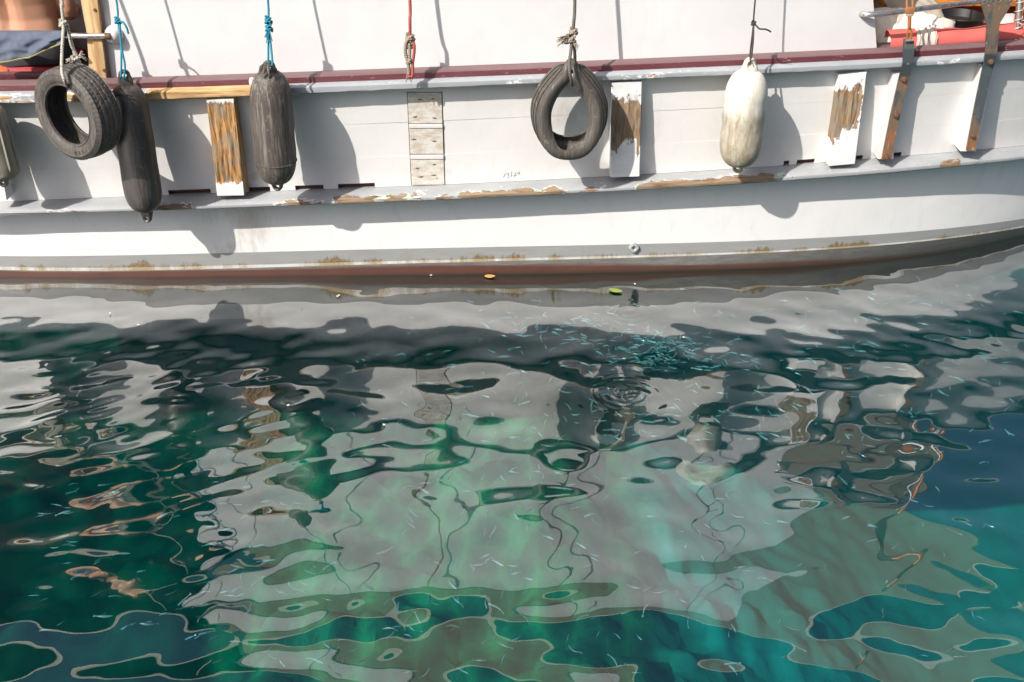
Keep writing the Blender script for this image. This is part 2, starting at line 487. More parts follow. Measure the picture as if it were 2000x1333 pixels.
M_rust = simple("orange rust", (0.33, 0.13, 0.045), 0.85, var=0.45, scale=25, bump=0.3)
def plank_mat():
    n = N("raw pine plank", 0.6)
    wc, g, g2 = wood_color(n, n.map(n.co(), rot=(R(90), 0, 0)), a=(0.56, 0.36, 0.17), b=(0.70, 0.50, 0.28), c=(0.40, 0.22, 0.09), grey=0.1, scale=0.35)
    n.color(wc); n.bump(g, 0.15, 0.006)
    return n.mat
M_plank = plank_mat()
M_deck = simple("brown deck boards", (0.24, 0.15, 0.09), 0.7, var=0.3)
M_dark = simple("dark brown cabin wood", (0.05, 0.032, 0.02), 0.6, var=0.4)
M_awn = simple("taupe awning canvas", (0.42, 0.37, 0.29), 0.9, var=0.12, scale=3)
def translucent(m, col, f):
    t = m.node_tree; tl = t.nodes.new("ShaderNodeBsdfTranslucent"); tl.inputs[0].default_value = (*col, 1)
    mx = t.nodes.new("ShaderNodeMixShader"); mx.inputs[0].default_value = f
    o = [n for n in t.nodes if n.type == 'OUTPUT_MATERIAL'][0]; b = t.nodes["Principled BSDF"]
    t.links.new(b.outputs[0], mx.inputs[1]); t.links.new(tl.outputs[0], mx.inputs[2]); t.links.new(mx.outputs[0], o.inputs[0])
translucent(M_awn, (.44, .37, .28), .5)
M_hem = simple("cream awning hem", (0.66, 0.62, 0.54), 0.85, var=0.08)
M_varn = None
def varnish():
    n = N("orange varnished wood", 0.2)
    wc, g, g2 = wood_color(n, n.map(n.co(), rot=(0, 0, R(90))), a=(0.46, 0.13, 0.02), b=(0.60, 0.22, 0.04), c=(0.30, 0.07, 0.012), grey=0.0, scale=0.5)
    n.color(wc); n.b.inputs['Coat Weight'].default_value = 0.5
    return n.mat
M_varn = varnish()
M_glassdark = simple("dark window glass", (0.02, 0.025, 0.03), 0.08, var=0.1)

# ------------------------------------------------------------------ the boat
boat = thing("wooden_boat", "white wooden boat with grey rub rail and maroon waterline paint moored across the water", "boat", (0, 1.9, 0))
XL, XR = -6.0, 5.6
xs = sorted(set([round(x, 4) for x in np.arange(XL, XR + 1e-6, 0.08)]))

# lower hull, one skin with its painted bands
mb = MB()
def hull_line(x):
    return [(y_low(x, 0) + 1.1, -1.0, 5, 0), (y_low(x, 0) + 0.35, -0.5, 5, 1), (Yw(x) + 0.10, -0.16, 5, 0.6), (Yw(x), -0.02, 4, 0.0)]
bands = []
for x in xs:
    za, zb_, zc, zd, ze = z_red(x), z_strip0(x), z_strip1(x), z_band(x), z_rub0(x) + 0.01
    zb_ = max(zb_, 0.03)
    row = [(Vector((x, Yw(x) + 1.25, -1.0)), 0), (Vector((x, Yw(x) + 0.45, -0.55)), 0), (Vector((x, Yw(x) + 0.12, -0.2)), 0), (Vector((x, Yw(x) + 0.004, -0.025)), 0)]
    for k in range(1, 4):
        z = -0.025 + (zb_ + 0.025) * k / 3; row.append((Vector((x, y_low(x, z), z)), k / 3))
    zc = max(zc, zb_ + 0.012); row.append((Vector((x, y_low(x, zc), zc)), 1))
    for k in range(1, 4):
        z = zc + (zd - zc) * k / 3; row.append((Vector((x, y_low(x, z), z)), k / 3))
    for k in range(1, 9):
        z = zd + (ze - zd) * k / 8; row.append((Vector((x, y_low(x, z), z)), k / 8))
    bands.append(row)
stains = [(P(485, 440, -.08), .16, .22, .75), (P(460, 500, -.05), .2, .12, .55), (P(400, 430, -.08), .12, .1, .5), (P(560, 480, -.05), .15, .08, .3), (P(30, 440, -.05), .5, .08, .35)] + [(P(u, v, -.06), rx_, rz_, a_) for u, v, rx_, rz_, a_ in ((120, 440, .04, .12, .5), (700, 425, .03, .10, .5), (760, 420, .2, .05, .35), (905, 420, .025, .13, .45), (1150, 400, .15, .04, .35), (1310, 395, .02, .10, .4), (1480, 400, .02, .14, .4), (1735, 350, .03, .12, .5), (1898, 330, .03, .12, .5), (250, 470, .3, .05, .4), (1620, 440, .02, .2, .3))]
def stain_at(p):
    s = 0
    for c, rx, rz, a in stains:
        d = ((p.x - c.x) / rx) ** 2 + ((p.z - c.z) / rz) ** 2
        s = max(s, a * math.exp(-d))
    return s
matrow = [5, 5, 5, 4, 4, 4, 3, 2, 2, 2] + [1] * 8
base_pts = [[q[0] for q in r] for r in bands]
ats = [[(stain_at(q[0]) if i >= 9 else 0.0) for i, q in enumerate(r)] for r in bands]
n_r = len(base_pts[0])
b0 = len(mb.v)
for i, r in enumerate(base_pts):
    for j, p in enumerate(r): mb.vert(p, ats[i][j])
def vband(j, upper):
    v = bands[0][j][1]
    return v
for i in range(len(xs) - 1):
    for j in range(n_r - 1):
        u0, u1 = (xs[i] + 6) / 11.6, (xs[i + 1] + 6) / 11.6
        v1 = bands[i][j + 1][1]
        mi = matrow[j]
        v0 = {4: bands[i][j][1] if j > 3 else 0.0, 3: 0.0, 2: 0.0 if j == 7 else bands[i][j][1], 1: 0.0 if j == 10 else bands[i][j][1], 5: 0}[mi]
        U0, U1 = (u0 * 11.6, u1 * 11.6) if mi != 4 else (u0, u1)
        mb.face((b0 + i * n_r + j, b0 + (i + 1) * n_r + j, b0 + (i + 1) * n_r + j + 1, b0 + i * n_r + j + 1), mi,
                [(U0, v0), (U1, v0), (U1, v1), (U0, v1)])
build("hull", mb, [M_bul, M_low, M_band, M_strip, M_anti, M_bottom], boat, sharp=60, fix=True)

# far side, deck and ends: the rest of the boat
mb = MB()
yc = 1.9
for i in range(len(xs) - 1):
    x0, x1 = xs[i], xs[i + 1]
    f = lambda x: max(2 * yc - y_rail(x), yc + 0.02)
    a = [Vector((x0, f(x0), -1)), Vector((x1, f(x1), -1)), Vector((x1, f(x1), 1.25)), Vector((x0, f(x0), 1.25))]
    mb.face([mb.vert(p) for p in a])
build("far_side", mb, M_low, boat, fix=False)
mb = MB()
zdk = 0.86
for i in range(len(xs) - 1):
    x0, x1 = xs[i], xs[i + 1]
    mb.face([mb.vert(p) for p in (Vector((x0, y_bul(x0, zdk) + .05, zdk)), Vector((x1, y_bul(x1, zdk) + .05, zdk)), Vector((x1, max(2*yc - y_rail(x1), yc), zdk)), Vector((x0, max(2*yc - y_rail(x0), yc), zdk)))])
build("deck", mb, M_deck, boat, fix=False)

# bulwark: strakes with seams, a notched lowest edge and dark timber behind
zt = lambda x: z_rail0(x) + 0.03
def bpt(x, t, off=0.0):
    z0, z1 = z_rub1(x), zt(x)
    z = z0 + (z1 - z0) * t
    return Vector((x, y_bul(x, z) + off, z))
seams = [0.0, 0.30, 0.62, 1.0]
px = lambda u, v: None
def xu(u, v=360, y=-0.1): return P(u, v, y).x
notches = [(xu(318), xu(402)), (xu(478), xu(520)), (xu(570), xu(626)), (xu(655), xu(728)), (xu(1540), xu(1556, 322)), (xu(1572, 320), xu(1608, 320)), (xu(1672, 316), xu(1709, 316)), (xu(1742, 310), xu(1793, 306))]
bx = sorted(set(np.round(np.concatenate([np.arange(XL, XR + 1e-6, 0.06)] + [np.array([a - .004, a, b, b + .004]) for a, b in notches]), 4)))
scuffs = [(P(420, 250, -.12), .9, .25, .22), (P(1115, 240, -.12), .22, .16, .5), (P(975, 200, -.12), .3, .07, .35), (P(300, 330, -.1), .3, .1, .3), (P(1000, 342, -.1), .03, .02, .0), (P(640, 340, -.1), .3, .08, .3), (P(486, 230, -.12), .022, .10, 1.0), (P(487, 300, -.12), .016, .10, .9), (P(490, 355, -.1), .05, .04, .8), (P(600, 330, -.1), .25, .12, .35), (P(30, 350, -.1), .2, .1, .4), (P(1500, 250, -.1), .06, .2, .3), (P(870, 350, -.1), .05, .05, .6), (P(1735, 300, 0), .06, .06, .6), (P(1180, 340, -.1), .08, .05, .6)]
for si in range(3):
    mb = MB()
    t0, t1 = seams[si] + (0.0004 if si else 0.0), seams[si + 1] - 0.0004
    off = [0.0, 0.0005, 0.0][si]
    nrows = 6
    ts = [t0 + (t1 - t0) * k / nrows for k in range(nrows + 1)]
    if si == 0: ts = [0.0, 0.045] + [0.045 + (t1 - 0.045) * k / nrows for k in range(1, nrows + 1)]
    pts, at = [], []
    for x in bx:
        row, ra = [], []
        wob = 0.0025 * mnoise.noise((x * 0.9, si * 7.3, 0))
        for t in ts:
            p = bpt(x, t, off + wob)
            row.append(p)
            s = 0
            for c, rx, rz, a in scuffs:
                s = max(s, a * math.exp(-(((p.x - c.x) / rx) ** 2 + ((p.z - c.z) / rz) ** 2)))
            s = max(s, 0.30 * math.exp(-((p.z - z_rub1(x)) / 0.03) ** 2))
            ra.append(s)
        pts.append([row[0] + Vector((0, 0.035, 0))] + row + [row[-1] + Vector((0, 0.035, 0))]); at.append([ra[0]] + ra + [ra[-1]])
    m = len(pts[0]); base = len(mb.v)
    for i in range(len(bx)):
        for j in range(m): mb.vert(pts[i][j], at[i][j])
    for i in range(len(bx) - 1):
        xm = (bx[i] + bx[i + 1]) / 2
        cut = si == 0 and any(a < xm < b for a, b in notches)
        for j in range(m - 1):
            if cut and j <= 1: continue
            mb.face((base + i * m + j, base + (i + 1) * m + j, base + (i + 1) * m + j + 1, base + i * m + j + 1), 0, [(0, 0), (1, 0), (1, 1), (0, 1)])
    build("bulwark_plank", mb, M_bul, boat, sharp=35)
mb = MB()
mb.grid([[bpt(x, 0, 0.03) + Vector((0, 0, -.05)), bpt(x, 1, 0.03)] for x in bx])
build("bulwark_backing", mb, M_gapwood, boat)

# rub rail
def bare_from(ranges, x, g=0.0):
    s = 0.0
    for a, b, amt, soft in ranges:
        if x < a: s = max(s, amt * math.exp(-((a - x) / soft) ** 2))
        elif x > b: s = max(s, amt * math.exp(-((x - b) / soft) ** 2))
        else: s = max(s, amt)
    return s
rr = lambda a, b, amt, soft, v=390: (xu(a, v, -.2), xu(b, v, -.2), amt, soft)
rub_b = [rr(95, 165, .53, .05, 402), rr(300, 345, .60, .06), rr(350, 365, .5, .03), rr(535, 620, .56, .06), rr(655, 725, .72, .04), rr(725, 810, .58, .05), rr(815, 880, .50, .05), rr(905, 975, .66, .05, 375), rr(975, 1045, .72, .04, 370),
         rr(1060, 1095, .66, .03, 368), rr(1110, 1180, .50, .05, 360), rr(1258, 1470, .74, .05, 355), rr(1470, 1520, .60, .04, 350), rr(1530, 1555, .48, .04, 340), rr(1885, 1925, .66, .03, 312), rr(1960, 1990, .5, .04, 308)]
mb = MB()
rx = np.arange(XL, XR + 1e-6, 0.025)
pts, at = [], []
for x in rx:
    yb, z1 = y_bul(x, z_rub1(x)), z_rub1(x)
    z0 = z_rub0(x)
    yf = y_rub(x); yh = y_low(x, z0)
    H = z1 - z0
    b = bare_from(rub_b, x)
    wob = 0.004 * mnoise.noise((x * 1.3, 3.1, 0)) + 0.0025 * mnoise.noise((x * 6, 1.1, 0))
    prof = [(yb + .03, z1 - .004, .0), (yb - .01, z1 - .001, .1), (yf + .045, z1 - .004, .55), (yf + .02, z1 - .012, .85), (yf + .006, z1 - .028, 1), (yf, z1 - H * .38, 1), (yf - .002, z1 - H * .55, 1), (yf, z1 - H * .72, .98), (yf + .004, z0 + .02, .8),
            (yf + .012, z0 + .006, .6), (yf + .022, z0, .4), (yh + .02, z0 + .004, 0)]
    pts.append([Vector((x, y + wob, z)) for y, z, k in prof]); at.append([b * k for y, z, k in prof])
mb.grid(pts, ats=at)
build("rub_rail", mb, M_rub, boat, sharp=50)

# top rail (grey) and cap rail (maroon)
rail_b = [(-6, xu(-5, 190, -.25), .50, .1), rr(8, 50, .44, .05, 190), rr(125, 215, .55, .05, 190), rr(285, 470, 1.2, .015, 185), rr(470, 492, 1.2, .015, 185), rr(990, 1020, .38, .04, 165), rr(1225, 1290, .40, .06, 150), rr(1580, 1640, .30, .05, 140), rr(1870, 1910, .36, .03, 130)]
mb = MB(); mc = MB()
pts, at, cpts = [], [], []
for x in rx:
    yr, z0, z1, yw = y_rail(x), z_rail0(x), z_rail1(x), y_wall(x)
    z1 = max(z1, z0 + 0.04)
    b = bare_from(rail_b, x)
    wob = 0.003 * mnoise.noise((x * 1.7, 8.1, 0)) + 0.002 * mnoise.noise((x * 8, 2.1, 0))
    low = 0.003 * mnoise.noise((x * 11, 5.1, 0))
    prof = [(yr + .12, z0 + .002 + low), (yr + .012, z0 + low), (yr, z0 + .01 + low), (yr - .001, (z0 + z1) / 2), (yr, z1 - .008), (yr + .008, z1), (yr + .055, z1 + .006)]
    pts.append([Vector((x, y + wob, z)) for y, z in prof]); at.append([b] * 5 + [b * .9, b * .5])
    zc = z_wall(x)
    ya = yr + .045
    zb_ = z1 + .004
    cprof = [(ya, zb_ - .01), (ya, zb_ + .006), (ya + .004, zb_ + .030), (ya + .016, zb_ + .040), (ya + .06, max(zb_ + .046, zb_ + .045)), (yw + .002, zc), (yw + .12, zc + .004), (yw + .13, zb_ - .02)]
    cpts.append([Vector((x, y + wob * .5, z)) for y, z in cprof])
mb.grid(pts, ats=at)
build("top_rail", mb, M_rail, boat, sharp=40)
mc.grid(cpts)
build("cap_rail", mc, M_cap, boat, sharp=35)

# timber posts standing between the rub rail and the top rail
def post(name, quad, yf, mat, barefn, depth=0.16, label=None, ytop=None, nx=22, nz=64):
    """quad: picture corners tl, tr, br, bl of the front face, which stands upright at y = yf"""
    c = [P(u, v, yf) for u, v in quad]
    mb = MB()
    def pt(s, t, d=0):
        a = c[3].lerp(c[2], s); b = c[0].lerp(c[1], s)
        p = a.lerp(b, t)
        e = 0.003 * mnoise.noise((p.x * 9, p.z * 5, yf * 5))
        return Vector((p.x + e, p.y + d + e * .6, p.z))
    prof = [(0, depth), (0, depth * .5), (0, .006)] + [(0.03 + 0.94 * k / nx, 0.0) for k in range(nx + 1)] + [(1, .006), (1, depth * .5), (1, depth)]
    at = [[barefn(s, t / nz) for s, d in prof] for t in range(nz + 1)]
    def worn(s, t, a):
        k = min(1, max(0, (a - .35) / .3))
        g = mnoise.noise((s * 9 + 3 * yf, t * 3.5, 1.7)) + .6 * mnoise.noise((s * 21, t * 7, 4.1)) + .5 * mnoise.noise((s * 6, t * 2, 8.3))
        return k * (.004 + .0065 * g)
    pts = [[pt(s, t / nz, d + (worn(s, t / nz, at[t][i]) if d < .01 else 0)) for i, (s, d) in enumerate(prof)] for t in range(nz + 1)]
    mb.grid(pts, ats=at)
    n = len(prof); L = nz * n
    ids = [mb.vert(p, at[-1][k]) for k, p in enumerate(pts[-1])]
    mb.face(ids)
    o = build(name, mb, mat, boat, sharp=40)
    if label: o['label'] = label
    return o
def band(t, a, b, s=.04):   # share of bare wood along a post
    return max(0, min(1, (t - a) / s + .5)) * max(0, min(1, (b - t) / s + .5))
yfp = lambda u: y_rail(xu(u, 300, -.2)) + .015
post("timber_post", [(402, 195), (458, 194), (478, 382), (424, 383)], yfp(430), M_post_o, lambda s, t: 1.5 * band(t, .16, .94, .14) if s < .99 else 1.3, label="post with most of its white paint flaked off orange wood")
post("timber_post", [(1194, 162), (1255, 161), (1250, 345), (1192, 347)], yfp(1222), M_post_g,
     lambda s, t: (1.25 * band(t, .30 + .22 * s - (.25 if s > .85 else 0), 0.80, .34) * (1 if s < .97 else .6) if 0.0 < s else 0.0), label="post with white paint left at its top and foot")
post("timber_post", [(1639, 147), (1694, 142), (1671, 320), (1619, 325)], yfp(1655), M_post_g,
     lambda s, t: (1.0 * band(t, .28 + .14 * s, .86, .42) * (1 if s < .9 else .55) if s > 0.0 else (1.2 * band(t, .28, .80, .08))), label="post with a brown bare patch in its middle")
post("timber_post", [(-34, 210), (-16, 210), (13, 392), (-8, 394)], yfp(0), M_post_g, lambda s, t: .35 * band(t, .0, .3, .1))
# patch boards let into the bulwark
yp = y_bul(xu(835, 270), .8)
tl, tr, bl, br = (797, 178), (863, 177), (804, 363), (868, 361)
lv = lambda a, b, v: a[0] + (b[0] - a[0]) * (v - a[1]) / (b[1] - a[1])
mb = MB(); fr, bk = [], []
for (u, v) in ((795.5, 176), (864.8, 176), (869.5, 364), (802.5, 364)):
    p = P(u, v, yp); yb = y_bul(p.x, p.z); fr.append(Vector((p.x, yb - .002, p.z))); bk.append(Vector((p.x, yb + .02, p.z)))
mb.prism(fr, bk); build("patch_backing", mb, M_gapwood, boat, smooth=False)
for k, (va, vb, pr) in enumerate([(177, 239, .006), (240.6, 247.6, .012), (248.4, 300.5, .007), (302.2, 310.2, .012), (311, 363, .007)]):
    mb = MB(); fr, bk = [], []
    for (e, v) in ((0, va), (1, va), (1, vb), (0, vb)):
        u = lv(tl, bl, v) if e == 0 else lv(tr, br, v)
        x = P(u, v, yp).x
        z = P(u, v, yp).z
        yb = y_bul(x, z)
        fr.append(Vector((x, yb - pr, z))); bk.append(Vector((x, yb + .02, z)))
    mb.prism(fr, bk)
    pb = build("patch_board", mb, M_bul if k in (1, 3) else M_patch, boat, smooth=False, bevel=0.002)
    for (du, dv) in {0: [(.38, .22), (.75, .2), (.2, .78), (.78, .82)], 2: [(.14, .42), (.75, .5)], 4: [(.2, .35), (.3, .68), (.7, .62), (.72, .2)]}.get(k, []):
        v = va + (vb - va) * dv
        u = lv(tl, bl, v) + (lv(tr, br, v) - lv(tl, bl, v)) * du
        p = P(u, v, yp); p.y = y_bul(p.x, p.z) - pr - .002
        m2 = MB(); L_ = .010 + .012 * abs(math.sin(u * 7.7 + v)); e_ = .002 * math.sin(u * 3.1)
        m2.prism([p + Vector((-L_, 0, e_)), p + Vector((-.002, 0, .0035)), p + Vector((L_ * .6, 0, .001 - e_)), p + Vector((0, 0, -.0045))], [p + Vector((-L_, .004, e_)), p + Vector((-.002, .004, .0035)), p + Vector((L_ * .6, .004, .001 - e_)), p + Vector((0, .004, -.0045))])
        build("nail", m2, M_rustbolt, pb, smooth=False)

mb = MB()
for ln in (((983, 347), (985, 341), (988, 338)), ((989, 337), (992, 340), (993, 344), (993, 337)), ((990, 348), (995, 345)), ((998.5, 345), (999, 335)), ((1001, 342), (1004, 344), (1007, 337)), ((1003, 345), (1009, 341)), ((1009, 335), (1011, 339), (1014, 335), (1015, 342))):
    q = []
    for u, v in ln:
        p = P(u, v, y_bul(0, .62)); p.y = y_bul(p.x, p.z) - .0012; q.append(p)
    mb.tube(q, .0016, 4)
build("pencil_scribble", mb, simple("faint grey pencil", (.36, .34, .32), .9), boat, kind="stuff")
# chainplates: iron straps bolted over white backing strips
def strap(cent, wid, yfs, th, mat, name, ats=None, parent=boat):
    """cent: picture points down the strap, wid: widths in pixels, yfs: depth of each"""
    mb = MB(); pts, at = [], []
    L = [P(u - w_ / 2, v, y) for (u, v), w_, y in zip(cent, wid, yfs)]
    Rr = [P(u + w_ / 2, v, y) for (u, v), w_, y in zip(cent, wid, yfs)]
    n = 60; m = len(cent) - 1
    for k in range(n + 1):
        f = k / n * m; i = min(int(f), m - 1); f -= i
        a, b = L[i].lerp(L[i + 1], f), Rr[i].lerp(Rr[i + 1], f)
        d = Vector((0, th, 0))
        row = [a + d, a] + [a.lerp(b, q) for q in (.2, .4, .6, .8)] + [b, b + d]
        pts.append(row); at.append([(ats(k / n) if ats else 0.0)] * 8)
    mb.grid(pts, ats=at)
    i0 = len(mb.v); ids = [mb.vert(p, at[0][0]) for p in pts[0]]; mb.face(ids)
    ids = [mb.vert(p, at[-1][0]) for p in pts[-1]]; mb.face(ids)
    return build(name, mb, mat, parent, sharp=40)
def bolt(u, v, y, r, parent, mat=None):
    p = P(u, v, y); m2 = MB()
    m2.lathe([(0, -.018), (r * .6, -.018), (r * .72, -.012), (r * .75, -.004), (r * 1.15, -.004), (r * 1.2, .001), (r * 1.2, .01)], p, (0, 1, 0), 12)
    build("bolt", m2, mat or M_rustbolt, parent)
x1 = xu(1745, 220, -.1); yr1 = y_rail(x1)
x2 = xu(1915, 200, 0); yr2 = y_rail(x2)
M_back = M_bul
strap([(1757, 143), (1729, 311)], [26, 30], [yr1 + .035, yr1 + .012], .15, M_back, "backing_strip")
strap([(1930, 127), (1891, 296)], [26, 30], [yr2 + .035, yr2 + .012], .15, M_back, "backing_strip")
cp1 = strap([(1775, 77), (1775, 96), (1774, 124), (1765.5, 155), (1749, 225), (1731, 312)], [20, 21, 21, 20, 19, 18], [yr1 - .004, yr1 - .02, yr1 - .018, yr1 + .012, yr1 + .006, yr1 - .004], .012, M_chain, "chainplate",
            lambda t: .35 + .5 * max(0, (t - .55) / .45) + .3 * math.exp(-((t - .62) / .05) ** 2) - (.25 if .32 < t < .55 else 0) + .3 * math.exp(-(t / .12) ** 2))
cp1['label'] = "straight rusty strap under the turnbuckle"
for u, v, y in ((1765, 155, yr1 + .008), (1750, 225, yr1 + .002), (1731, 307, yr1 - .006)): bolt(u, v, y, .016, cp1)
cp2 = strap([(1941, -24), (1946, 0), (1946, 12), (1940, 47), (1938.5, 70), (1936, 107), (1931, 130), (1915, 200), (1896, 294)], [78, 66, 56, 25, 24, 23, 21, 19, 17], [yr2 - .004, yr2 - .006, yr2 - .008, yr2 - .015, yr2 - .018, yr2 - .018, yr2 + .01, yr2 + .006, yr2 - .004], .014, M_chain, "chainplate",
            lambda t: .62 if t < .62 else (.22 + .75 * max(0, (t - .86) / .14)))
cp2['label'] = "rusty strap that widens into a drilled plate at its top"
for u, v, y in ((1935, 121, yr2 - .004), (1900, 265, yr2 - .002)): bolt(u, v, y, .015, cp2)
for u, v in ((1923, 5), (1950, 2), (1970, 0), (1933, 1)):
    p = P(u, v, yr2 - .008); m2 = MB()
    m2.lathe([(.010, -.003), (.0135, -.003), (.0135, .004), (.010, .004), (.004, .002), (0, .002)], p, (0, 1, 0), 12); build("eyelet", m2, M_tube, cp2)

# drain fitting in the grey band
p = P(1238, 484, y_low(xu(1238, 484, 0), .2)); p.y = y_low(p.x, p.z)
m2 = MB()
sq = lambda r, h, a: r / max(abs(math.cos(a)) ** 4 + abs(math.sin(a)) ** 4, .3) ** .25
m2.lathe([(.010, .02), (.010, -.012), (.014, -.016), (.024, -.015), (.028, -.008), (.029, .01)], p, (0, 1, -.1), 24, f=sq)
df = build("drain_fitting", m2, simple("grey cast metal", (0.36, 0.37, 0.37), 0.5, 0.2), boat)
m2 = MB(); m2.lathe([(0, .012), (.011, .012)], p, (0, 1, -.1), 12); build("drain_hole", m2, simple("black hole", (.02, .02, .02), .8), df)

# cabin side: long white panel standing on the rail
xa, xb = P(195, 155, -.1).x, 0
def wall_x1(z):
    p0, p1 = P(1718, 0, .0), P(1725.5, 97, .0)
    return p1.x + (p0.x - p1.x) * (z - p1.z) / (p0.z - p1.z)
def wall_x0(z):
    p0, p1 = P(190, 0, -.1), P(208, 155, -.1)
    return p1.x + (p0.x - p1.x) * (z - p1.z) / (p0.z - p1.z)
mb = MB(); pts = []
ZT = 2.66
for k in range(61):
    s = k / 60; row = []
    for j in range(17):
        t = j / 16
        xm = wall_x0(1.3) + (wall_x1(1.3) - wall_x0(1.3)) * s
        z0 = z_wall(xm) - .012
        z = z0 + (ZT - z0) * t
        x = wall_x0(z) + (wall_x1(z) - wall_x0(z)) * s
        y = y_wall(x) + .006 * mnoise.noise((x * 1.1, z * 1.6, 4)) + .0025 * mnoise.noise((x * 4, z * 4, 9))
        row.append(Vector((x, y, z)))
    pts.append(row)
full = [[q + Vector((0, .035, 0)) for q in pts[0]]] + pts + [[q + Vector((0, .035, 0)) for q in pts[-1]]]
full = [r + [r[-1] + Vector((0, .035, 0))] for r in full]
mb.grid(full)
cs = build("cabin_side", mb, M_wall, boat, sharp=35)
mb = MB()
mb.tube([P(191, -3, y_wall(-2.4) - .01), P(196, 50, y_wall(-2.4) - .012), P(204, 115, y_wall(-2.4) - .012), P(211, 152, y_wall(-2.4) - .02)], .003, 6)
build("edge_cord", mb, simple("grey cord", (.2, .19, .18), .8), boat)
mb = MB()
mb.tube([Vector((wall_x0(ZT) - .1, y_wall(-2.4) - .005, ZT + .03)), Vector((0, y_wall(0) - .005, ZT + .03)), Vector((wall_x1(ZT) - .1, y_wall(2) - .005, ZT + .03))], .022, 10)
build("hanging_rail", mb, M_tube, boat)

# raw pine plank and steel handrail at the left end of the cabin side
yp = y_wall(-2.5) - .03
mb = MB()
fr = [P(u, v, yp) for u, v in ((152, -40), (184, -40), (190, 0), (197, 60), (203, 110), (208, 158), (174, 158), (172, 110), (168, 60), (162, 30), (157, 0))]
mb.prism(fr, [q + Vector((.0, .05, 0)) for q in fr])
pk = build("pine_plank", mb, M_plank, boat, bevel=.006)
mb = MB()
fr = [P(u, v, yp - .012) for u, v in ((166, -40), (184, -40), (190, 0), (197, 60), (203, 110), (208, 158), (186, 158), (184, 110), (180, 60), (173, 20), (171, 0))]
mb.prism(fr, [q + Vector((0, .014, 0)) for q in fr])
fc = build("facing_strip", mb, M_plank, pk, bevel=.003)
for u, v in ((185, 20), (203, 138)):
    m2 = MB(); m2.lathe([(0, -.005), (.008, -.004), (.009, .004)], P(u, v, yp - .014), (0, 1, 0), 10); build("screw", m2, M_rustbolt, pk)
yl = y_wall(-2.5)
mb = MB(); mb.tube([P(40, 72, yl - .05), P(135, 70, yl - .05), P(214, 71, yl - .05)], .0155, 14)
hr = build("handrail", mb, M_tube, boat)
mb = MB(); c = P(222, 68, yl)
mb.lathe([(0, -.055), (.022, -.053), (.034, -.042), (.047, -.016), (.052, -.004), (.052, .012)], c, (0, 1, 0), 20)
build("flange", mb, peel("white paint over rust", (.78, .77, .74), amp=1.4, scale=(20, 20, 20), wood=dict(a=(.30, .13, .05), b=(.36, .17, .07), c=(.15, .06, .02), grey=0)), hr)
mb = MB(); mb.tube([P(206, 71, yl - .05), P(216, 71, yl - .05)], .019, 12); build("collar", mb, M_rustbolt, hr)

# awning over the deck with posts, and the dark deckhouse behind
mb = MB(); pts = []
AX0, AX1 = -2.05, 3.9
for i in range(40):
    x = AX0 + (AX1 - AX0) * i / 39
    row = []
    for j in range(11):
        y = .12 + 3.2 * j / 10
        sag = -.05 * math.sin(math.pi * j / 10) * 1 + .10 * math.sin(math.pi * j / 10) + .02 * math.sin(x * 4.1) * math.sin(math.pi * j / 10)
        row.append(Vector((x, y + .06 * (abs(x) / 3) ** 2 * (1 - j / 10), 3.32 + .18 * math.sin(math.pi * j / 10) + sag)))
    pts.append([p for p in row])
full = pts
mb.grid(full)
aw = build("awning", mb, M_awn, boat, fix=False)
mb = MB()
mb.grid([[r[0] + Vector((0, -.004, .02)), r[0] + Vector((0, -.006, -.035 - .03 * abs(math.sin(k * .8)))), r[0] + Vector((0, .004, -.03 - .03 * abs(math.sin(k * .8)))), r[0] + Vector((0, .006, .02))] for k, r in enumerate(pts)])
mb.grid([[q + Vector((.004, 0, .02)), q + Vector((.006, 0, -.06)), q + Vector((-.004, 0, -.06)), q + Vector((-.004, 0, .02))] for q in pts[-1]])
build("hem", mb, M_hem, aw, fix=False)
for x, y in ((3.05, y_wall(3.05) + .30), (3.8, 3.0), (-2.2, 3.0)):
    mb = MB(); mb.tube([(x, y, .8), (x, y, 3.32)], .026, 10); build("awning_pole", mb, M_varn, boat)
mb = MB(); mb.box((-1.6, 2.5, 1.9), 7.0, 1.6, 2.1); dh = build("deckhouse", mb, M_dark, boat, bevel=.01)
mb = MB(); mb.box((-4.1, 1.55, 3.2), 4.0, 2.9, .07); rf = build("deckhouse_roof", mb, M_dark, boat, bevel=.012)
mb = MB(); mb.box((-4.1, .085, 3.2), 4.02, .025, .11); build("fascia", mb, M_hem, rf, bevel=.005)
for cx in (-3.6, -2.2, -.8, .6): 
    mb = MB(); mb.box((cx, 1.695, 1.95), 1.0, .02, .55); build("window", mb, M_glassdark, dh, bevel=.004)
mb = MB(); mb.box((-4.3, 1.25, 1.98), 4.0, .5, 2.24); build("deckhouse_front", mb, M_dark, boat, bevel=.01)
mb = MB(); mb.box((-2.62, .62, 1.3), .75, .06, .95); build("locker_panel", mb, M_wall, boat, bevel=.01)

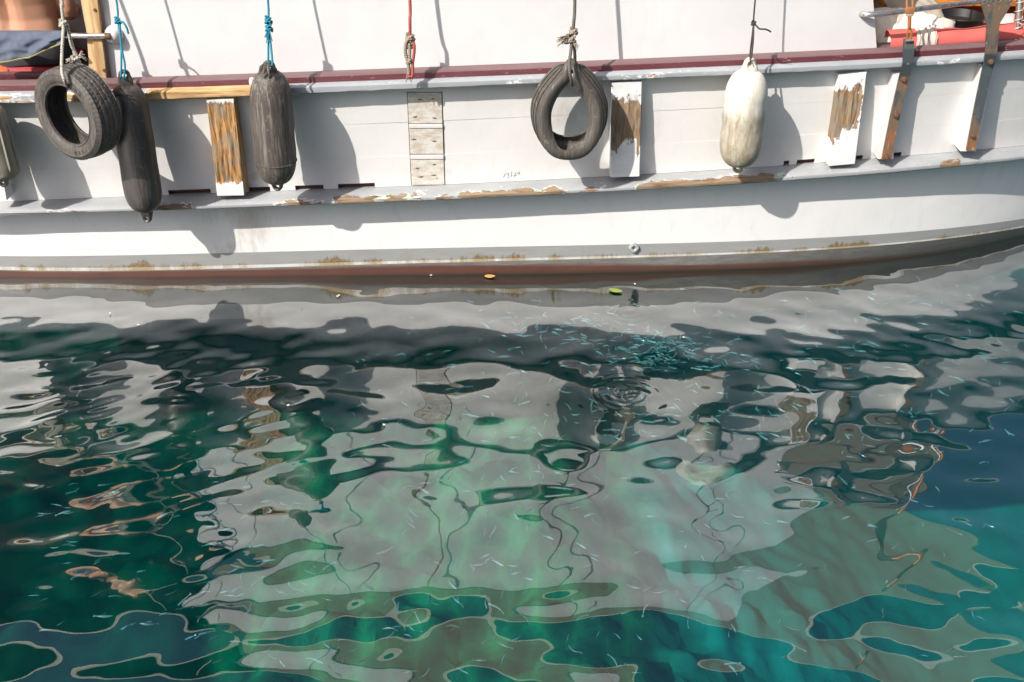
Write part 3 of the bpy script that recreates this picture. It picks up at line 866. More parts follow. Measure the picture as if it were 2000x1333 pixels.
# ------------------------------------------------------------------ fenders
def rubber(name, a, b, dust, scr=0.5, rough=0.45):
    n = N(name, rough)
    co = n.co()
    f = n.noise(n.map(co, (6, 6, 1.6)), 2, 6, 0.65, .4)
    s = n.noise(n.map(co, (55, 55, 3.0)), 1.4, 5, 0.7, .6)
    col = n.mix(f, a, b)
    col = n.mix(n.m('MULTIPLY', n.ramp(s, [(0.47, 0), (0.70, 1)]), n.m('MULTIPLY', n.ramp(f, [(0.35, .25), (0.62, 1)]), scr)), col, dust)
    fl = n.noise(co, 30, 3)
    col = n.mix(n.m('MULTIPLY', n.ramp(fl, [(.64, 0), (.72, 1)]), .35), col, dust)
    n.color(col); n.rough(n.ramp(f, [(.3, rough - .08), (.7, rough + .25)]))
    n.bump(s, .12, .004)
    return n.mat
M_rubA = rubber("scuffed black fender rubber", (.030, .025, .021), (.060, .051, .044), (.22, .19, .16), .55, .34)
M_rubB = rubber("worn dark grey fender rubber", (.036, .029, .024), (.078, .065, .054), (.29, .255, .22), 1.0, .5)
M_tyreA = rubber("dusty tyre rubber", (.045, .038, .032), (.078, .068, .058), (.27, .25, .22), .55, .55)
M_tyreB = rubber("bald tyre rubber", (.042, .036, .030), (.085, .074, .063), (.30, .27, .23), .5, .45)
def white_fender_mat():
    n = N("stained white fender vinyl", .5)
    co = n.co()
    s = n.noise(n.map(co, (13, 13, 3.4)), 2, 6, .7, .5)
    z = n.sep(co)[2]
    bands_ = n.ramp(z, [(0.0, .85), (.22, .75), (.34, .75), (.42, .22), (.62, .12), (.72, .60), (.80, .65), (.90, .25)])
    # lengths in metres above the fender's foot
    g = n.ramp(n.m('ADD', n.m('SUBTRACT', s, .5), n.m('MULTIPLY', bands_, .62)), [(.18, 0), (.55, 1)])
    col = n.mix(g, (.66, .635, .55), (.30, .25, .17))
    fine = n.noise(n.map(co, (40, 40, 9)), 2, 4)
    col = n.mix(n.m('MULTIPLY', n.ramp(fine, [(.58, 0), (.68, 1)]), .4), col, (.33, .28, .2))
    n.color(col); n.bump(s, .12, .004)
    return n.mat
M_fenW = white_fender_mat()
M_fenG = rubber("sun bleached grey fender", (.22, .19, .14), (.40, .36, .28), (.55, .5, .42), .6, .7)

def eyelet(name, p, ax, side, w0, w1, L, hole, th, mat, parent):
    """flattened end lug with a hole: a tapered plate of rounded outline"""
    ax = Vector(ax).normalized(); e1 = Vector(side).normalized(); e2 = ax.cross(e1).normalized()
    mb = MB(); n = 28
    hc = L - w1 * 1.05
    rings = []
    outl, inl = [], []
    for k in range(n):
        a = 2 * math.pi * k / n
        c, s = math.cos(a), math.sin(a)
        x = c; t = s
        # outline: bottom wide w0 at h=0, top rounded w1 at h=L
        if s >= 0: pt = (c * w1, hc + s * w1)
        else: pt = (c * (w1 + (w0 - w1) * min(1, -s * 1.2)), hc + s * hc * 1.0)
        outl.append(pt); inl.append((c * hole, hc + s * hole))
    def ring(pl, d, sc=1.0):
        return [Vector(p) + ax * h + e1 * (x * sc) + e2 * (d * (1.0 + 1.2 * max(0, 1 - h / (L * .7)))) for x, h in pl]
    full = [ring(inl, th * .55), ring([((a[0] * .55 + b[0] * .45), (a[1] * .55 + b[1] * .45)) for a, b in zip(outl, inl)], th), ring(outl, th * .6, 1), ring(outl, -th * .6, 1), ring([((a[0] * .55 + b[0] * .45), (a[1] * .55 + b[1] * .45)) for a, b in zip(outl, inl)], -th), ring(inl, -th * .55), ring(inl, th * .55)]
    mb.grid(full, closed=True)
    return build(name, mb, mat, parent, sharp=60)

def fender(label, topuv, botuv, y, rad, mat, lug_top, lug_bot, shoulder=.16, taper_top=None, taper_bot=None, crease=0, lab_loc=None, group="fenders hung along the hull"):
    T, B = P(*topuv, y), P(*botuv, y)
    ax = (T - B); L = ax.length; ax.normalize()
    f = thing("boat_fender", label, "fender", B, group)
    lt, lb = lug_top, lug_bot
    prof = []
    st = taper_top or shoulder; sb = taper_bot or shoulder
    h0, h1 = lb, L - lt
    for k in range(15):
        a = k / 14; r = rad * (.24 + .76 * math.sin(a * math.pi / 2) ** .85); prof.append((r, h0 + sb * (1 - math.cos(a * math.pi / 2)) if a < 1 else h0 + sb))
    prof[0] = (.0, h0 - .004); prof.insert(1, (rad * .2, h0 - .002))
    for k in range(1, 14): prof.append((rad * (1 + .012 * math.sin(k * .9)), h0 + sb + (h1 - st - h0 - sb) * k / 14))
    for k in range(15):
        a = 1 - k / 14; r = rad * (.24 + .76 * math.sin(a * math.pi / 2) ** .85); prof.append((r, h1 - st * (1 - math.cos(a * math.pi / 2)) if a < 1 else h1 - st))
    prof.append((rad * .2, h1 + .002)); prof.append((0, h1 + .004))
    mb = MB()
    def dent(r, h, a):
        return r * (1 + .012 * mnoise.noise((math.cos(a) * 2, math.sin(a) * 2, h * 6 + rad * 50)))
    mb.lathe(prof, B, ax, 48, f=dent)
    if crease:
        for hh in crease:
            pts = []
            for k in range(33):
                a = 2 * math.pi * k / 32
                e1 = ax.orthogonal().normalized(); e2 = ax.cross(e1)
                pts.append(B + ax * (hh * L) + (e1 * math.cos(a) + e2 * math.sin(a)) * (rad + .001))
            mb.tube(pts, .0035, 6, caps=False)
    body = build("body", mb, mat, f, sharp=50)
    if lug_top: eyelet("eye_lug", B + ax * (h1 - .03), ax, (1, .35, 0), rad * .55, rad * .30, lt + .03, rad * .12, rad * .13, mat, f)
    if lug_bot: eyelet("eye_lug", B + ax * (h0 + .03), -ax, (1, -.2, 0), rad * .5, rad * .26, lb + .03, rad * .11, rad * .13, mat, f)
    return f, T, B

yf1 = y_rail(xu(265, 300, -.3)) - .115
f1, T1, B1 = fender("glossy black fender partly hidden behind the round car tyre, hung on a knotted blue cord", (241, 136), (289, 435), yf1, .102, M_rubA, .085, .075, taper_top=.15, taper_bot=.13)
mb = MB()
p = P(241, 186, yf1 - .085)
mb.tube([p + Vector((-.045 + .09 * k / 8, -.012 * math.sin(k / 8 * math.pi) - .004, -.006 + .012 * math.sin(k / 8 * math.pi))) for k in range(9)], .004, 6)
build("split", mb, simple("black slit", (.012, .011, .01), .9), f1)
yf2 = y_rail(xu(537, 300, -.3)) - .125
f2, T2, B2 = fender("upright dark grey fender beside the bare orange post, heavily scratched", (524, 118), (543, 373), yf2, .113, M_rubB, .06, .05, taper_top=.17, taper_bot=.15, crease=(.245,))
mb = MB()
for k in range(3):
    c = P(517 + 4 * k, 124, yf2 - .03); d = P(505 + 10 * k, 146, yf2 - .095)
    mb.tube([c, c.lerp(d, .5) + Vector((0, -.008, .01)), d], .009, 6, rads=[.006, .010, .004])
build("gathered_fold", mb, M_rubB, f2)
mb = MB(); mb.tube([P(512 + 1.5 * k, 129 - 1.6 * math.sin(k / 9 * math.pi), yf2 - .045) for k in range(10)], .004, 6)
build("tie_cord", mb, simple("beige cord", (.42, .36, .3), .8), f2)
mb = MB(); mb.lathe([(0, -.02), (.012, -.016), (.016, 0), (.013, .018), (0, .024)], P(492, 160, yf2 - .02), (0.2, 0, 1), 10)
build("toggle", mb, simple("white plastic", (.7, .69, .66), .5), f2)
yf3 = y_rail(xu(1455, 250, -.2)) - .125
f3, T3, B3 = fender("stained white fender hung on a thin dark cord", (1466, 112), (1440, 338), yf3, .115, M_fenW, .075, .045, taper_top=.14, taper_bot=.14)
yf0 = y_rail(xu(0, 300, -.3)) - .10
f0, T0, B0 = fender("bleached grey ribbed fender cut off by the left edge of the photo", (-36, 196), (9, 366), yf0, .105, M_fenG, .03, .05, taper_top=.06, taper_bot=.05)
mb = MB()
axf = (T0 - B0).normalized()
for a in (-.5, .25, .95, 1.6):
    d = Vector((math.sin(a), -math.cos(a), 0)) * .107
    mb.tube([B0 + axf * .11 + d * .9, B0 + axf * .14 + d, B0 + axf * (T0 - B0).length * .5 + d, B0 + axf * ((T0 - B0).length - .14) + d, B0 + axf * ((T0 - B0).length - .11) + d * .9], .009, 6)
build("rib", mb, M_fenG, f0)

# ------------------------------------------------------------------ tyres
def tyre_round():
    c = P(152, 219, y_rail(xu(152, 220, -.3)) - .235)
    t = thing("car_tyre", "round black car tyre with a treaded edge, hung over the rail by a white rope", "tyre", c, "old tyres hung as fenders")
    ax = Vector((-.47, -.83, .02)).normalized()       # side that faces the camera
    Ro, Ri, W = .248, .156, .160
    # cross-section from inner bead (front) over tread to inner bead (back), then inside
    prof = []
    hw = W / 2
    sec = [(Ri + r_ * .74, h_ * .86) for r_, h_ in [(0, .072), (.004, .086), (.014, .090), (.018, .086), (.024, .090), (.045, .099), (.066, .101), (.082, .098), (.086, .100), (.1, .092)]] + [(Ro - .010, .072), (Ro - .004, .068)]
    tread = []
    nt = 34
    for k in range(nt + 1):
        h = .064 - .128 * k / nt
        r = Ro - .010 * (abs(h) / .064) ** 2.5
        for gc in (-.040, -.013, .013, .040):
            if abs(h - gc) < .0022: r -= .0045
        tread.append((r, h))
    back = [(r, -h) for r, h in sec[::-1]]
    inside = [(Ri + .003, -.058), (Ri + .04, -.072), (Ro - .027, -.06), (Ro - .016, 0), (Ro - .027, .06), (Ri + .04, .072), (Ri + .003, .058)]
    prof = sec + tread + back + inside + [sec[0]]
    seg = 300
    def f(r, h, a):
        k = int(round(a / (2 * math.pi) * seg))
        if r > Ro - .014 and abs(h) < .066:
            lane = int((h + .08) / .030)
            ph = (k + lane * 2 + int(abs(h) * 60)) % 5
            if ph == 0 and (abs(h) > .041 or (k + lane) % 2 == 0): r -= .0030
        if Ro - .02 < r and abs(h) > .0655 and k % 5 < 2: r -= .0018
        return r
    mb = MB(); mb.lathe(prof, c, ax, seg, f=f)
    build("carcass", mb, M_tyreA, t, sharp=50)
    # raised marks round the side wall, too worn to read
    mb = MB(); e1 = ax.orthogonal().normalized(); e2 = ax.cross(e1)
    rnd = random.Random(5)
    down = math.atan2(Vector((0, 0, -1)).dot(e2), Vector((0, 0, -1)).dot(e1))
    for base_a in (down + .1, down + 2.3, down - 2.0):
        for k in range(7):
            a = base_a + k * .075
            if rnd.random() < .2: continue
            rr0, rr1 = Ri + .034, Ri + .052
            for (ra, aa, rb, ab) in ((rr0, a, rr1, a), (rr1, a, rr1, a + .04)) if k % 2 else ((rr0, a, rr1, a + .03), (rr0, a + .05, rr1, a + .02)):
                q = [c + ax * .086 + (e1 * math.cos(aa) + e2 * math.sin(aa)) * ra, c + ax * .086 + (e1 * math.cos(ab) + e2 * math.sin(ab)) * rb]
                mb.tube(q, .0025, 4)
    build("side_wall_mark", mb, M_tyreA, t, kind="stuff")
    return t, c, ax
tyre1, C1, AX1_ = tyre_round()

def tyre_folded():
    y0 = y_rail(xu(1113, 220, -.3)) - .16
    c = P(1113, 217, y0)
    t = thing("car_tyre", "bald tyre pulled into a pear shape by its rope, beside the half bare post", "tyre", c, "old tyres hung as fenders")
    # centre line of the outer tread face, pear shaped, in the plane facing the camera
    seg = 144
    def outline(a):                        # a = 0 at top
        ca, sa = math.cos(a), math.sin(a)
        rx = .203 * (1 - .10 * ca - .05 * math.cos(2 * a) ) * (1 - .20 * max(0, ca) ** 2)
        rz = .275
        return math.copysign(abs(sa) ** (.82 if ca < 0 else .95), sa) * rx, ca * rz
    # section: u = outward from the ring, w = towards the camera
    w0 = .150
    def section():
        s = []
        for k in range(9):                 # tread, outer
            w = -.085 + .17 * k / 8
            s.append((-.010 * (abs(w) / .085) ** 2, w))
        s += [(-.020, .098), (-.045, .108), (-.075, .106), (-.100, .094), (-.110, .084), (-.104, .076), (-.095, .080), (-.070, .093), (-.040, .092), (-.022, .06), (-.018, 0), (-.022, -.06), (-.040, -.092), (-.070, -.093), (-.095, -.080), (-.104, -.076), (-.110, -.084), (-.1, -.094), (-.075, -.106), (-.045, -.108), (-.020, -.098)]
        return s
    S = section()
    pts = []
    cp = R(20)
    for k in range(seg):
        a = 2 * math.pi * k / seg
        ox, oz = outline(a); ox2, oz2 = outline(a + .01)
        tx, tz = ox2 - ox, oz2 - oz; L = math.hypot(tx, tz); nx, nz = -tz / L, tx / L
        if nx * ox + nz * oz < 0: nx, nz = -nx, -nz
        top = max(0.0, math.cos(a)) ** 1.3
        aa = abs(math.atan2(math.sin(a), math.cos(a)))
        wt, wb = math.exp(-(aa / .36) ** 2), math.exp(-((math.pi - aa) / .85) ** 2)
        roll = R(26) * (1 - wt) * (1 - wb) - R(58) * wt - R(26) * wb
        sq = 1 - .15 * math.exp(-(math.atan2(math.sin(a), math.cos(a)) / .5) ** 2)
        row = []
        for (q, wv) in S:
            d, h = (q + .055) * .74, wv * .66
            d *= sq
            d2 = d * math.cos(roll) - h * math.sin(roll)      # turned so that the tread rolls towards the camera
            h2 = d * math.sin(roll) + h * math.cos(roll)
            if wv > .07 and -.12 < q < -.02: d2 -= .010 * math.sin(a * 3 + 1) * top
            x, z = ox + nx * (d2 - .055), oz + nz * (d2 - .055)
            y = -h2
            # lean of the whole tyre against the rail
            row.append(c + Vector((x, y + .02, z)))
        pts.append(row)
    pts = pts + [pts[0]]
    mb = MB(); 
    m = len(S)
    base = len(mb.v)
    for r in pts[:-1]:
        for p in r: mb.vert(p)
    for i in range(seg):
        i2 = (i + 1) % seg
        for j in range(m):
            j2 = (j + 1) % m
            mb.face((base + i * m + j, base + i2 * m + j, base + i2 * m + j2, base + i * m + j2))
    o = build("carcass", mb, M_tyreB, t, sharp=70)
    # worn grooves along the tread
    for gi, j in enumerate((2, 4, 6)):
        g = MB()
        line = []
        for i in range(seg + 1):
            r = pts[i % seg]; out = (r[j] - r[m - 11]).normalized()
            line.append(r[j] + out * .0004)
        g.tube(line, .0032, 5, caps=False)  # thin near-black line along the tread for each groove
        build("tread_groove", g, simple("dark groove", (.02, .018, .016), .9) if gi == 0 else bpy.data.materials["dark groove"], t)
    return t, c
tyre2, C2 = tyre_folded()

# ------------------------------------------------------------------ ropes
def rope_mat(name, a, b, scale=220, speck=None):
    n = N(name, .8)
    uv = n.co('UV'); s = n.sep(uv)
    tw = n.m('SINE', n.m('ADD', n.m('MULTIPLY', s[1], scale * 2.2), n.m('MULTIPLY', s[0], 12.566)))
    col = n.mix(n.ramp(tw, [(0, 0), (.6, 1)]), b, a)
    if speck:
        col = n.mix(n.ramp(n.voro(n.map(uv, (2.2, 60, 1)), 1), [(.22, 1), (.27, 0)]), col, speck)
    col = n.mix(n.m('MULTIPLY', n.noise(n.co(), 30, 3), .5), col, tuple(x * .6 for x in a))
    n.color(col); n.bump(tw, .5, .003)
    return n.mat
M_blue = rope_mat("turquoise blue cord", (.02, .30, .42), (.015, .20, .30))
M_red = rope_mat("faded red rope", (.50, .12, .085), (.38, .075, .055))
M_hemp = rope_mat("dirty hemp rope", (.40, .35, .27), (.22, .18, .13))
M_speck = rope_mat("white rope flecked with black", (.62, .58, .50), (.46, .42, .35), speck=(.04, .04, .05))
M_greyrope = rope_mat("grimy rope", (.17, .15, .125), (.10, .085, .07))
M_cord = rope_mat("thin dark cord", (.07, .058, .045), (.04, .033, .027))

def smoothline(pts, n=8):
    pts = [Vector(p) for p in pts]
    out = []
    for i in range(len(pts) - 1):
        p0, p1, p2, p3 = pts[max(i - 1, 0)], pts[i], pts[i + 1], pts[min(i + 2, len(pts) - 1)]
        for k in range(n):
            t = k / n
            out.append(.5 * ((2 * p1) + (p2 - p0) * t + (2 * p0 - 5 * p1 + 4 * p2 - p3) * t * t + (3 * p1 - p0 - 3 * p2 + p3) * t ** 3))
    out.append(pts[-1])
    return out
def knot_pts(c, r, h, turns=2.5, seed=0):
    rnd = random.Random(seed); out = []
    for k in range(int(turns * 14) + 1):
        a = 2 * math.pi * k / 14
        out.append(Vector(c) + Vector((math.cos(a) * r * (1 + .25 * math.sin(2.3 * a)), math.sin(a) * r, h * (k / (turns * 14) - .5) + .3 * r * math.sin(1.7 * a))))
    return out
def rope(name, label, cat, lines, mat, r, loc, knots=(), frays=(), group=None, seg=8):
    t = thing(name, label, cat, loc, group)
    for i, ln in enumerate(lines):
        rr_ = r
        if isinstance(ln, tuple): ln, rr_, mm = ln
        else: mm = mat
        mb = MB(); mb.tube(smoothline(ln), rr_, seg); build("strand", mb, mm, t, sharp=80)
    for kk in knots:
        c, kr, kh, mm, sd = kk
        mb = MB(); mb.tube(knot_pts(c, kr, kh, 2.6, sd), r * 1.02, seg); build("knot", mb, mm, t, sharp=80)
    for (c, d, n_, L, sp, mm) in frays:
        rnd = random.Random(n_ * 7); mb = MB()
        for k in range(n_):
            q = Vector(d).normalized() + Vector((rnd.uniform(-1, 1), rnd.uniform(-1, 1), rnd.uniform(-1, 1))) * sp
            q = q.normalized() * L * rnd.uniform(.6, 1.1)
            a = Vector(c) + Vector((rnd.uniform(-.006, .006), rnd.uniform(-.006, .006), rnd.uniform(-.006, .006)))
            mb.tube([a, a + q * .5 + Vector((0, 0, .004)), a + q + Vector((0, -.004, -.006))], .0022, 4)
        build("frayed_end", mb, mm, t, sharp=80)
    return t
ZH = ZT + .03
def up(p, dx=0.0):
    """where a cord that hangs at p is made fast: the hanging rail above the cabin side"""
    return Vector((p.x + dx, y_wall(p.x) - .02, ZH))
def ptop(u, v, y): return P(u, v, y)

# blue cord of the black fender
k1 = P(230, 41, yf1 + .02); e1_ = P(246, 149, yf1 - .01)
rope("blue_cord", "turquoise cord with a single loose tail, tied to the glossy black fender", "rope",
     [[Vector((k1.x - .05, yf1 + .14, ZH)), P(222, -30, yf1 + .05), k1], [k1, P(236, 80, yf1), P(237, 120, yf1 - .02), e1_ + Vector((-.02, -.02, 0))], [k1 + Vector((.01, 0, 0)), P(237, 90, yf1 - .01), P(244, 128, yf1 - .03), e1_ + Vector((.0, -.03, -.0)), e1_ + Vector((-.0, .01, -.02))],
      [k1, P(240, 44, yf1), P(247, 54, yf1 - .01), P(251, 67, yf1 - .01)]], M_blue, .0055, k1, knots=[(k1, .012, .03, M_blue, 1)])
# blue cord of the scratched fender
k2 = P(524, 48, yf2 + .02)
rope("blue_cord", "turquoise cord with a frayed knot, tied to the scratched dark grey fender", "rope",
     [[Vector((k2.x - .01, yf2 + .15, ZH)), P(521.5, -20, yf2 + .05), P(523, 36, yf2 + .02)], [k2, P(524, 85, yf2), P(524, 123, yf2 - .03)], [k2, P(528, 80, yf2), P(531, 110, yf2 - .03), P(532, 127, yf2 - .05), P(529, 130, yf2 - .03)]],
     M_blue, .0058, k2, knots=[(P(524, 40, yf2 + .02), .014, .035, M_blue, 2), (P(525, 54, yf2 + .02), .014, .045, M_blue, 3)], frays=[(P(525, 60, yf2), (-.1, -.2, -1), 16, .055, .55, M_blue)])
# red rope with tied loop
yr_ = y_rail(xu(800, 130, -.3)) - .035
k3 = P(801, 75, yr_)
rope("red_rope", "faded red rope ending in a knotted hemp loop above the patch boards", "rope",
     [[Vector((k3.x - .01, yr_ + .10, ZH)), P(799.5, -20, yr_ + .04), P(800.5, 40, yr_), k3], [k3, P(808, 86, yr_ - .01), P(809, 100, yr_ - .015), P(806, 125, yr_ - .02), P(806, 146, yr_ - .03), P(801, 151, yr_ - .035), P(797, 146, yr_ - .03)],
      ([P(801, 72, yr_ - .01), P(793, 85, yr_ - .015), P(792, 105, yr_ - .02), P(797, 122, yr_ - .025), P(799, 144, yr_ - .03)], .010, M_hemp), ([P(800, 84, yr_ - .01), P(800, 110, yr_ - .02), P(796, 125, yr_ - .03)], .009, M_hemp)],
     M_red, .0085, k3, knots=[(P(801, 74, yr_), .017, .035, M_hemp, 4), (P(799, 89, yr_), .013, .03, M_hemp, 5), (P(799, 120, yr_ - .02), .010, .02, M_hemp, 6)], frays=[(P(798, 140, yr_ - .02), (0, -.1, -1), 10, .05, .4, M_hemp)])
# rope of the folded tyre
y2 = C2.y - .06
k4 = P(1117, 72, y2 + .06)
rope("grimy_rope", "grimy brown rope with a frayed knot, passing through the top of the pear shaped tyre", "rope",
     [[Vector((k4.x + .0, y2 + .2, ZH)), P(1123, -20, y2 + .09), P(1121, 40, y2 + .06), k4], [k4, P(1115, 100, y2 + .02), P(1112, 122, y2 - .02), P(1112.5, 140, y2 - .05), P(1116, 158, y2 - .04), P(1117, 168, y2 - .0)], [k4, P(1122, 95, y2 + .07), P(1123, 120, y2 + .09)]],
     M_greyrope, .0085, k4, knots=[(P(1120, 62, y2 + .06), .014, .03, M_hemp, 7), (P(1114, 78, y2 + .05), .020, .04, M_hemp, 8)], frays=[(P(1112, 76, y2 + .04), (-1, -.2, -.15), 22, .065, .45, M_hemp), (P(1118, 84, y2 + .04), (.6, -.2, -.3), 8, .04, .4, M_hemp)])
# cord of the white fender
k5 = P(1472, 46, yf3 + .02)
rope("thin_cord", "thin dark cord with a kinked tail, tied to the stained white fender", "rope",
     [[Vector((k5.x + .02, yf3 + .14, ZH)), P(1477, -20, yf3 + .05), k5], [k5, P(1468, 80, yf3), P(1465, 108, yf3 - .0), P(1466, 122, yf3 - .035)], [k5, P(1471, 80, yf3 - .01), P(1467.5, 115, yf3 - .04)],
      [k5, P(1478, 52, yf3), P(1484, 57, yf3 - .01), P(1496, 58, yf3 - .01), P(1506, 63, yf3 - .01)]], M_cord, .0045, k5, knots=[(k5, .009, .022, M_cord, 9)])
# white flecked rope of the round tyre
y1 = C1.y
k6 = P(124, 48, y1 + .08)
rope("flecked_rope", "white rope flecked with black, tied round the round car tyre", "rope",
     [[Vector((k6.x - .06, y1 + .30, ZH)), P(117, -20, y1 + .12), P(120, 10, y1 + .1), k6], [k6, P(123, 70, y1 + .02), P(121, 105, y1 - .04), P(121, 140, y1 - .12), P(126, 158, y1 - .14), P(132, 169, y1 - .09), P(140, 174, y1 + .03)], [k6, P(133, 58, y1 + .09), P(137, 75, y1 + .1), P(143, 95, y1 + .11), P(149, 118, y1 + .12), P(152, 126, y1 + .12)], [P(134, 62, y1 + .08), P(140, 90, y1 + .09), P(151, 110, y1 + .1), P(154, 122, y1 + .1)]],
     M_speck, .0085, k6, knots=[(P(124, 47, y1 + .08), .015, .03, M_speck, 10), (P(147, 118, y1 + .1), .016, .03, M_speck, 11)], frays=[(P(146, 119, y1 + .08), (-.8, -.3, -.2), 14, .045, .5, M_speck), (P(155, 112, y1 + .08), (.8, -.2, .3), 12, .045, .5, M_speck)])

# ------------------------------------------------------------------ right hand deck opening
yo = y_wall(2.5)
M_coral = simple("coral cushion cover", (.66, .13, .11), .8, var=.12, scale=5, bump=.3, bscale=9)
M_cotton = simple("off white cotton", (.70, .655, .57), .9, var=.08, scale=6, bump=.2, bscale=12)
def pillowy(name, label, cat, c, sx, sy, sz, mat, rot=(0, 0, 0), puff=2.6, group=None, seed=0, wr=.02):
    mb = MB(); n = 26; pts = []
    RM = Matrix.Rotation(rot[2], 3, 'Z') @ Matrix.Rotation(rot[1], 3, 'Y') @ Matrix.Rotation(rot[0], 3, 'X')
    for side in (1, -1):
        rows = []
        for i in range(n + 1):
            row = []
            for j in range(n + 1):
                a, b = 2 * i / n - 1, 2 * j / n - 1
                e = max(0, (1 - abs(a) ** puff) * (1 - abs(b) ** puff)) ** .45
                pin = 1 - .06 * (1 - a * a) * (abs(b)) - .06 * (1 - b * b) * abs(a)
                q = Vector((a * sx / 2 * pin, b * sy / 2 * pin, side * sz / 2 * e))
                q += Vector((0, 0, 1)) * wr * e * mnoise.noise((q.x * 9 + seed, q.y * 9, side * 3.0 + seed))
                q += Vector((0, 0, 1)) * wr * .7 * e * math.sin(14 * (a + .6 * b) + seed) * mnoise.noise((q.x * 4, q.y * 5, seed))
                row.append(Vector(c) + RM @ q)
            rows.append(row)
        mb.grid(rows)
    o = build(name, mb, mat, None, sharp=70, root=c)
    return tag(o, label, cat, group)
# bench cushion
c0, c1 = P(1732, 92, yo + .02), P(2030, 74, yo + .22)
zq = lambda u, v, y: P(u, v, y).z
mb = MB(); pts = []
for k in range(61):
    s = k / 60; x = c0.x + (4.6 - c0.x) * s
    yy = y_wall(x) + .035
    zz = z_wall(x) + .055 + .018 * mnoise.noise((x * 5, 1, 2)) + .010 * math.sin(x * 9)
    pts.append([Vector((x, yy + .02, z_wall(x) - .1)), Vector((x, yy, z_wall(x) + .0)), Vector((x, yy + .004, zz - .02)), Vector((x, yy + .03, zz)), Vector((x, yy + .07, zz + .010 + .012 * mnoise.noise((x * 7, 3, 2)))), Vector((x, yy + .12, zz + .004)), Vector((x, yy + .14, zz - .14))])
mb.grid(pts)
cu = build("bench_cushion", mb, M_coral, None, sharp=60, root=c0); tag(cu, "long coral red cushion behind the maroon rail at the right end of the boat", "cushion")
tc = P(1812, 83, yo + .03)
mb = MB(); pts = []
for k in range(13):
    x = P(1788, 85, yo).x + (P(1830, 85, yo).x - P(1788, 85, yo).x) * k / 12
    yy = y_wall(x) + .03
    zz = z_wall(x) + .06 + .018 * mnoise.noise((x * 5, 1, 2)) + .010 * math.sin(x * 9)
    pts.append([Vector((x, yy - .003, z_wall(x) + .0)), Vector((x, yy - .004, zz - .02)), Vector((x, yy + .024, zz + .004)), Vector((x, yy + .07, zz + .018))])
pts2 = [[q + Vector((0, -.001, -.004)) for q in r] for r in pts]
mb.grid(pts); mb.grid(pts2)
def stripe():
    n = N("striped white towel", .9); s = n.sep(n.co('UV'))
    n.color(n.mix(n.ramp(n.m('FRACT', n.m('MULTIPLY', s[0], 2.6)), [(.0, 0), (.36, 0), (.38, 1), (.5, 1), (.52, 0)]), (.66, .58, .50), (.36, .28, .24))); n.bump(n.noise(n.co(), 60, 2), .2, .003)
    return n.mat
tag(build("towel", mb, stripe(), None, sharp=60, root=tc), "small white towel with brown stripes on the coral cushion", "towel")
pillowy("pillow", "off white pillow lying flat underneath, against the end of the cabin side", "pillow", P(1752, 73, yo + .20), .30, .26, .13, M_cotton, (R(10), R(4), .1), group="off white pillows on the bench", seed=3)
pillowy("pillow", "off white pillow on top of the pile with a deep crease", "pillow", P(1757, 52, yo + .30), .42, .30, .15, M_cotton, (R(18), R(4), .15), group="off white pillows on the bench", seed=7, wr=.035)
def printed():
    n = N("cotton with grey printed ring", .9)
    d = n.voro(n.map(n.co(), (1, 1, 1), loc=(.02, 0.02, 0)), 5.5)
    n.color(n.mix(n.ramp(d, [(.26, 0), (.28, 1), (.42, 1), (.44, 0)]), (.70, .655, .57), (.40, .36, .31))); n.bump(n.noise(n.co(), 12, 4), .2, .006)
    return n.mat
pillowy("pillow", "off white pillow with grey rings printed on it, leaning to the right", "pillow", P(1806, 67, yo + .17), .36, .30, .13, printed(), (R(34), R(12), -.1), group="off white pillows on the bench", seed=11)
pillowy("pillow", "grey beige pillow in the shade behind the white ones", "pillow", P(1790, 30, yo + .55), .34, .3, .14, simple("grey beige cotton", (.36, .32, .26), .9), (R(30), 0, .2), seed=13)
# table
tb = thing("deck_table", "orange varnished wooden table behind the coral cushion", "table", P(1850, 40, yo + 1.0))
z_t = zq(1850, 13, yo + .75)
xA, xB = P(1722, 10, yo + .75).x, 4.4
mb = MB(); mb.box(((xA + xB) / 2, yo + 1.35, z_t + .02), xB - xA, 1.2, .045); build("tabletop", mb, M_varn, tb, bevel=.012)
mb = MB(); mb.box(((xA + xB) / 2, yo + .84, z_t - .06), xB - xA - .1, .03, .11); build("apron", mb, simple("deep red orange wood", (.36, .06, .02), .35, var=.2), tb, bevel=.006)
for x, y in ((P(1805, 40, yo + .9).x, yo + .9), (4.2, yo + .9), (xA + .25, yo + 1.8), (4.2, yo + 1.8)):
    mb = MB(); mb.box((x, y, (z_t - .11 + .86) / 2), .06, .06, z_t - .11 - .86); build("leg", mb, M_varn, tb, bevel=.006)
mb = MB(); mb.lathe([(0, 0), (.05, 0), (.075, .012), (.08, .016), (.07, .014), (.04, .008), (0, .008)], (P(1850, 4, yo + 1.0).x, yo + 1.0, z_t + .043), seg=24)
tag(build("white_plate", mb, simple("white glazed plate", (.72, .70, .68), .25), None, root=(P(1850, 4, yo + 1.0).x, yo + 1.0, z_t + .043)), "small white plate on the orange varnished table", "plate")
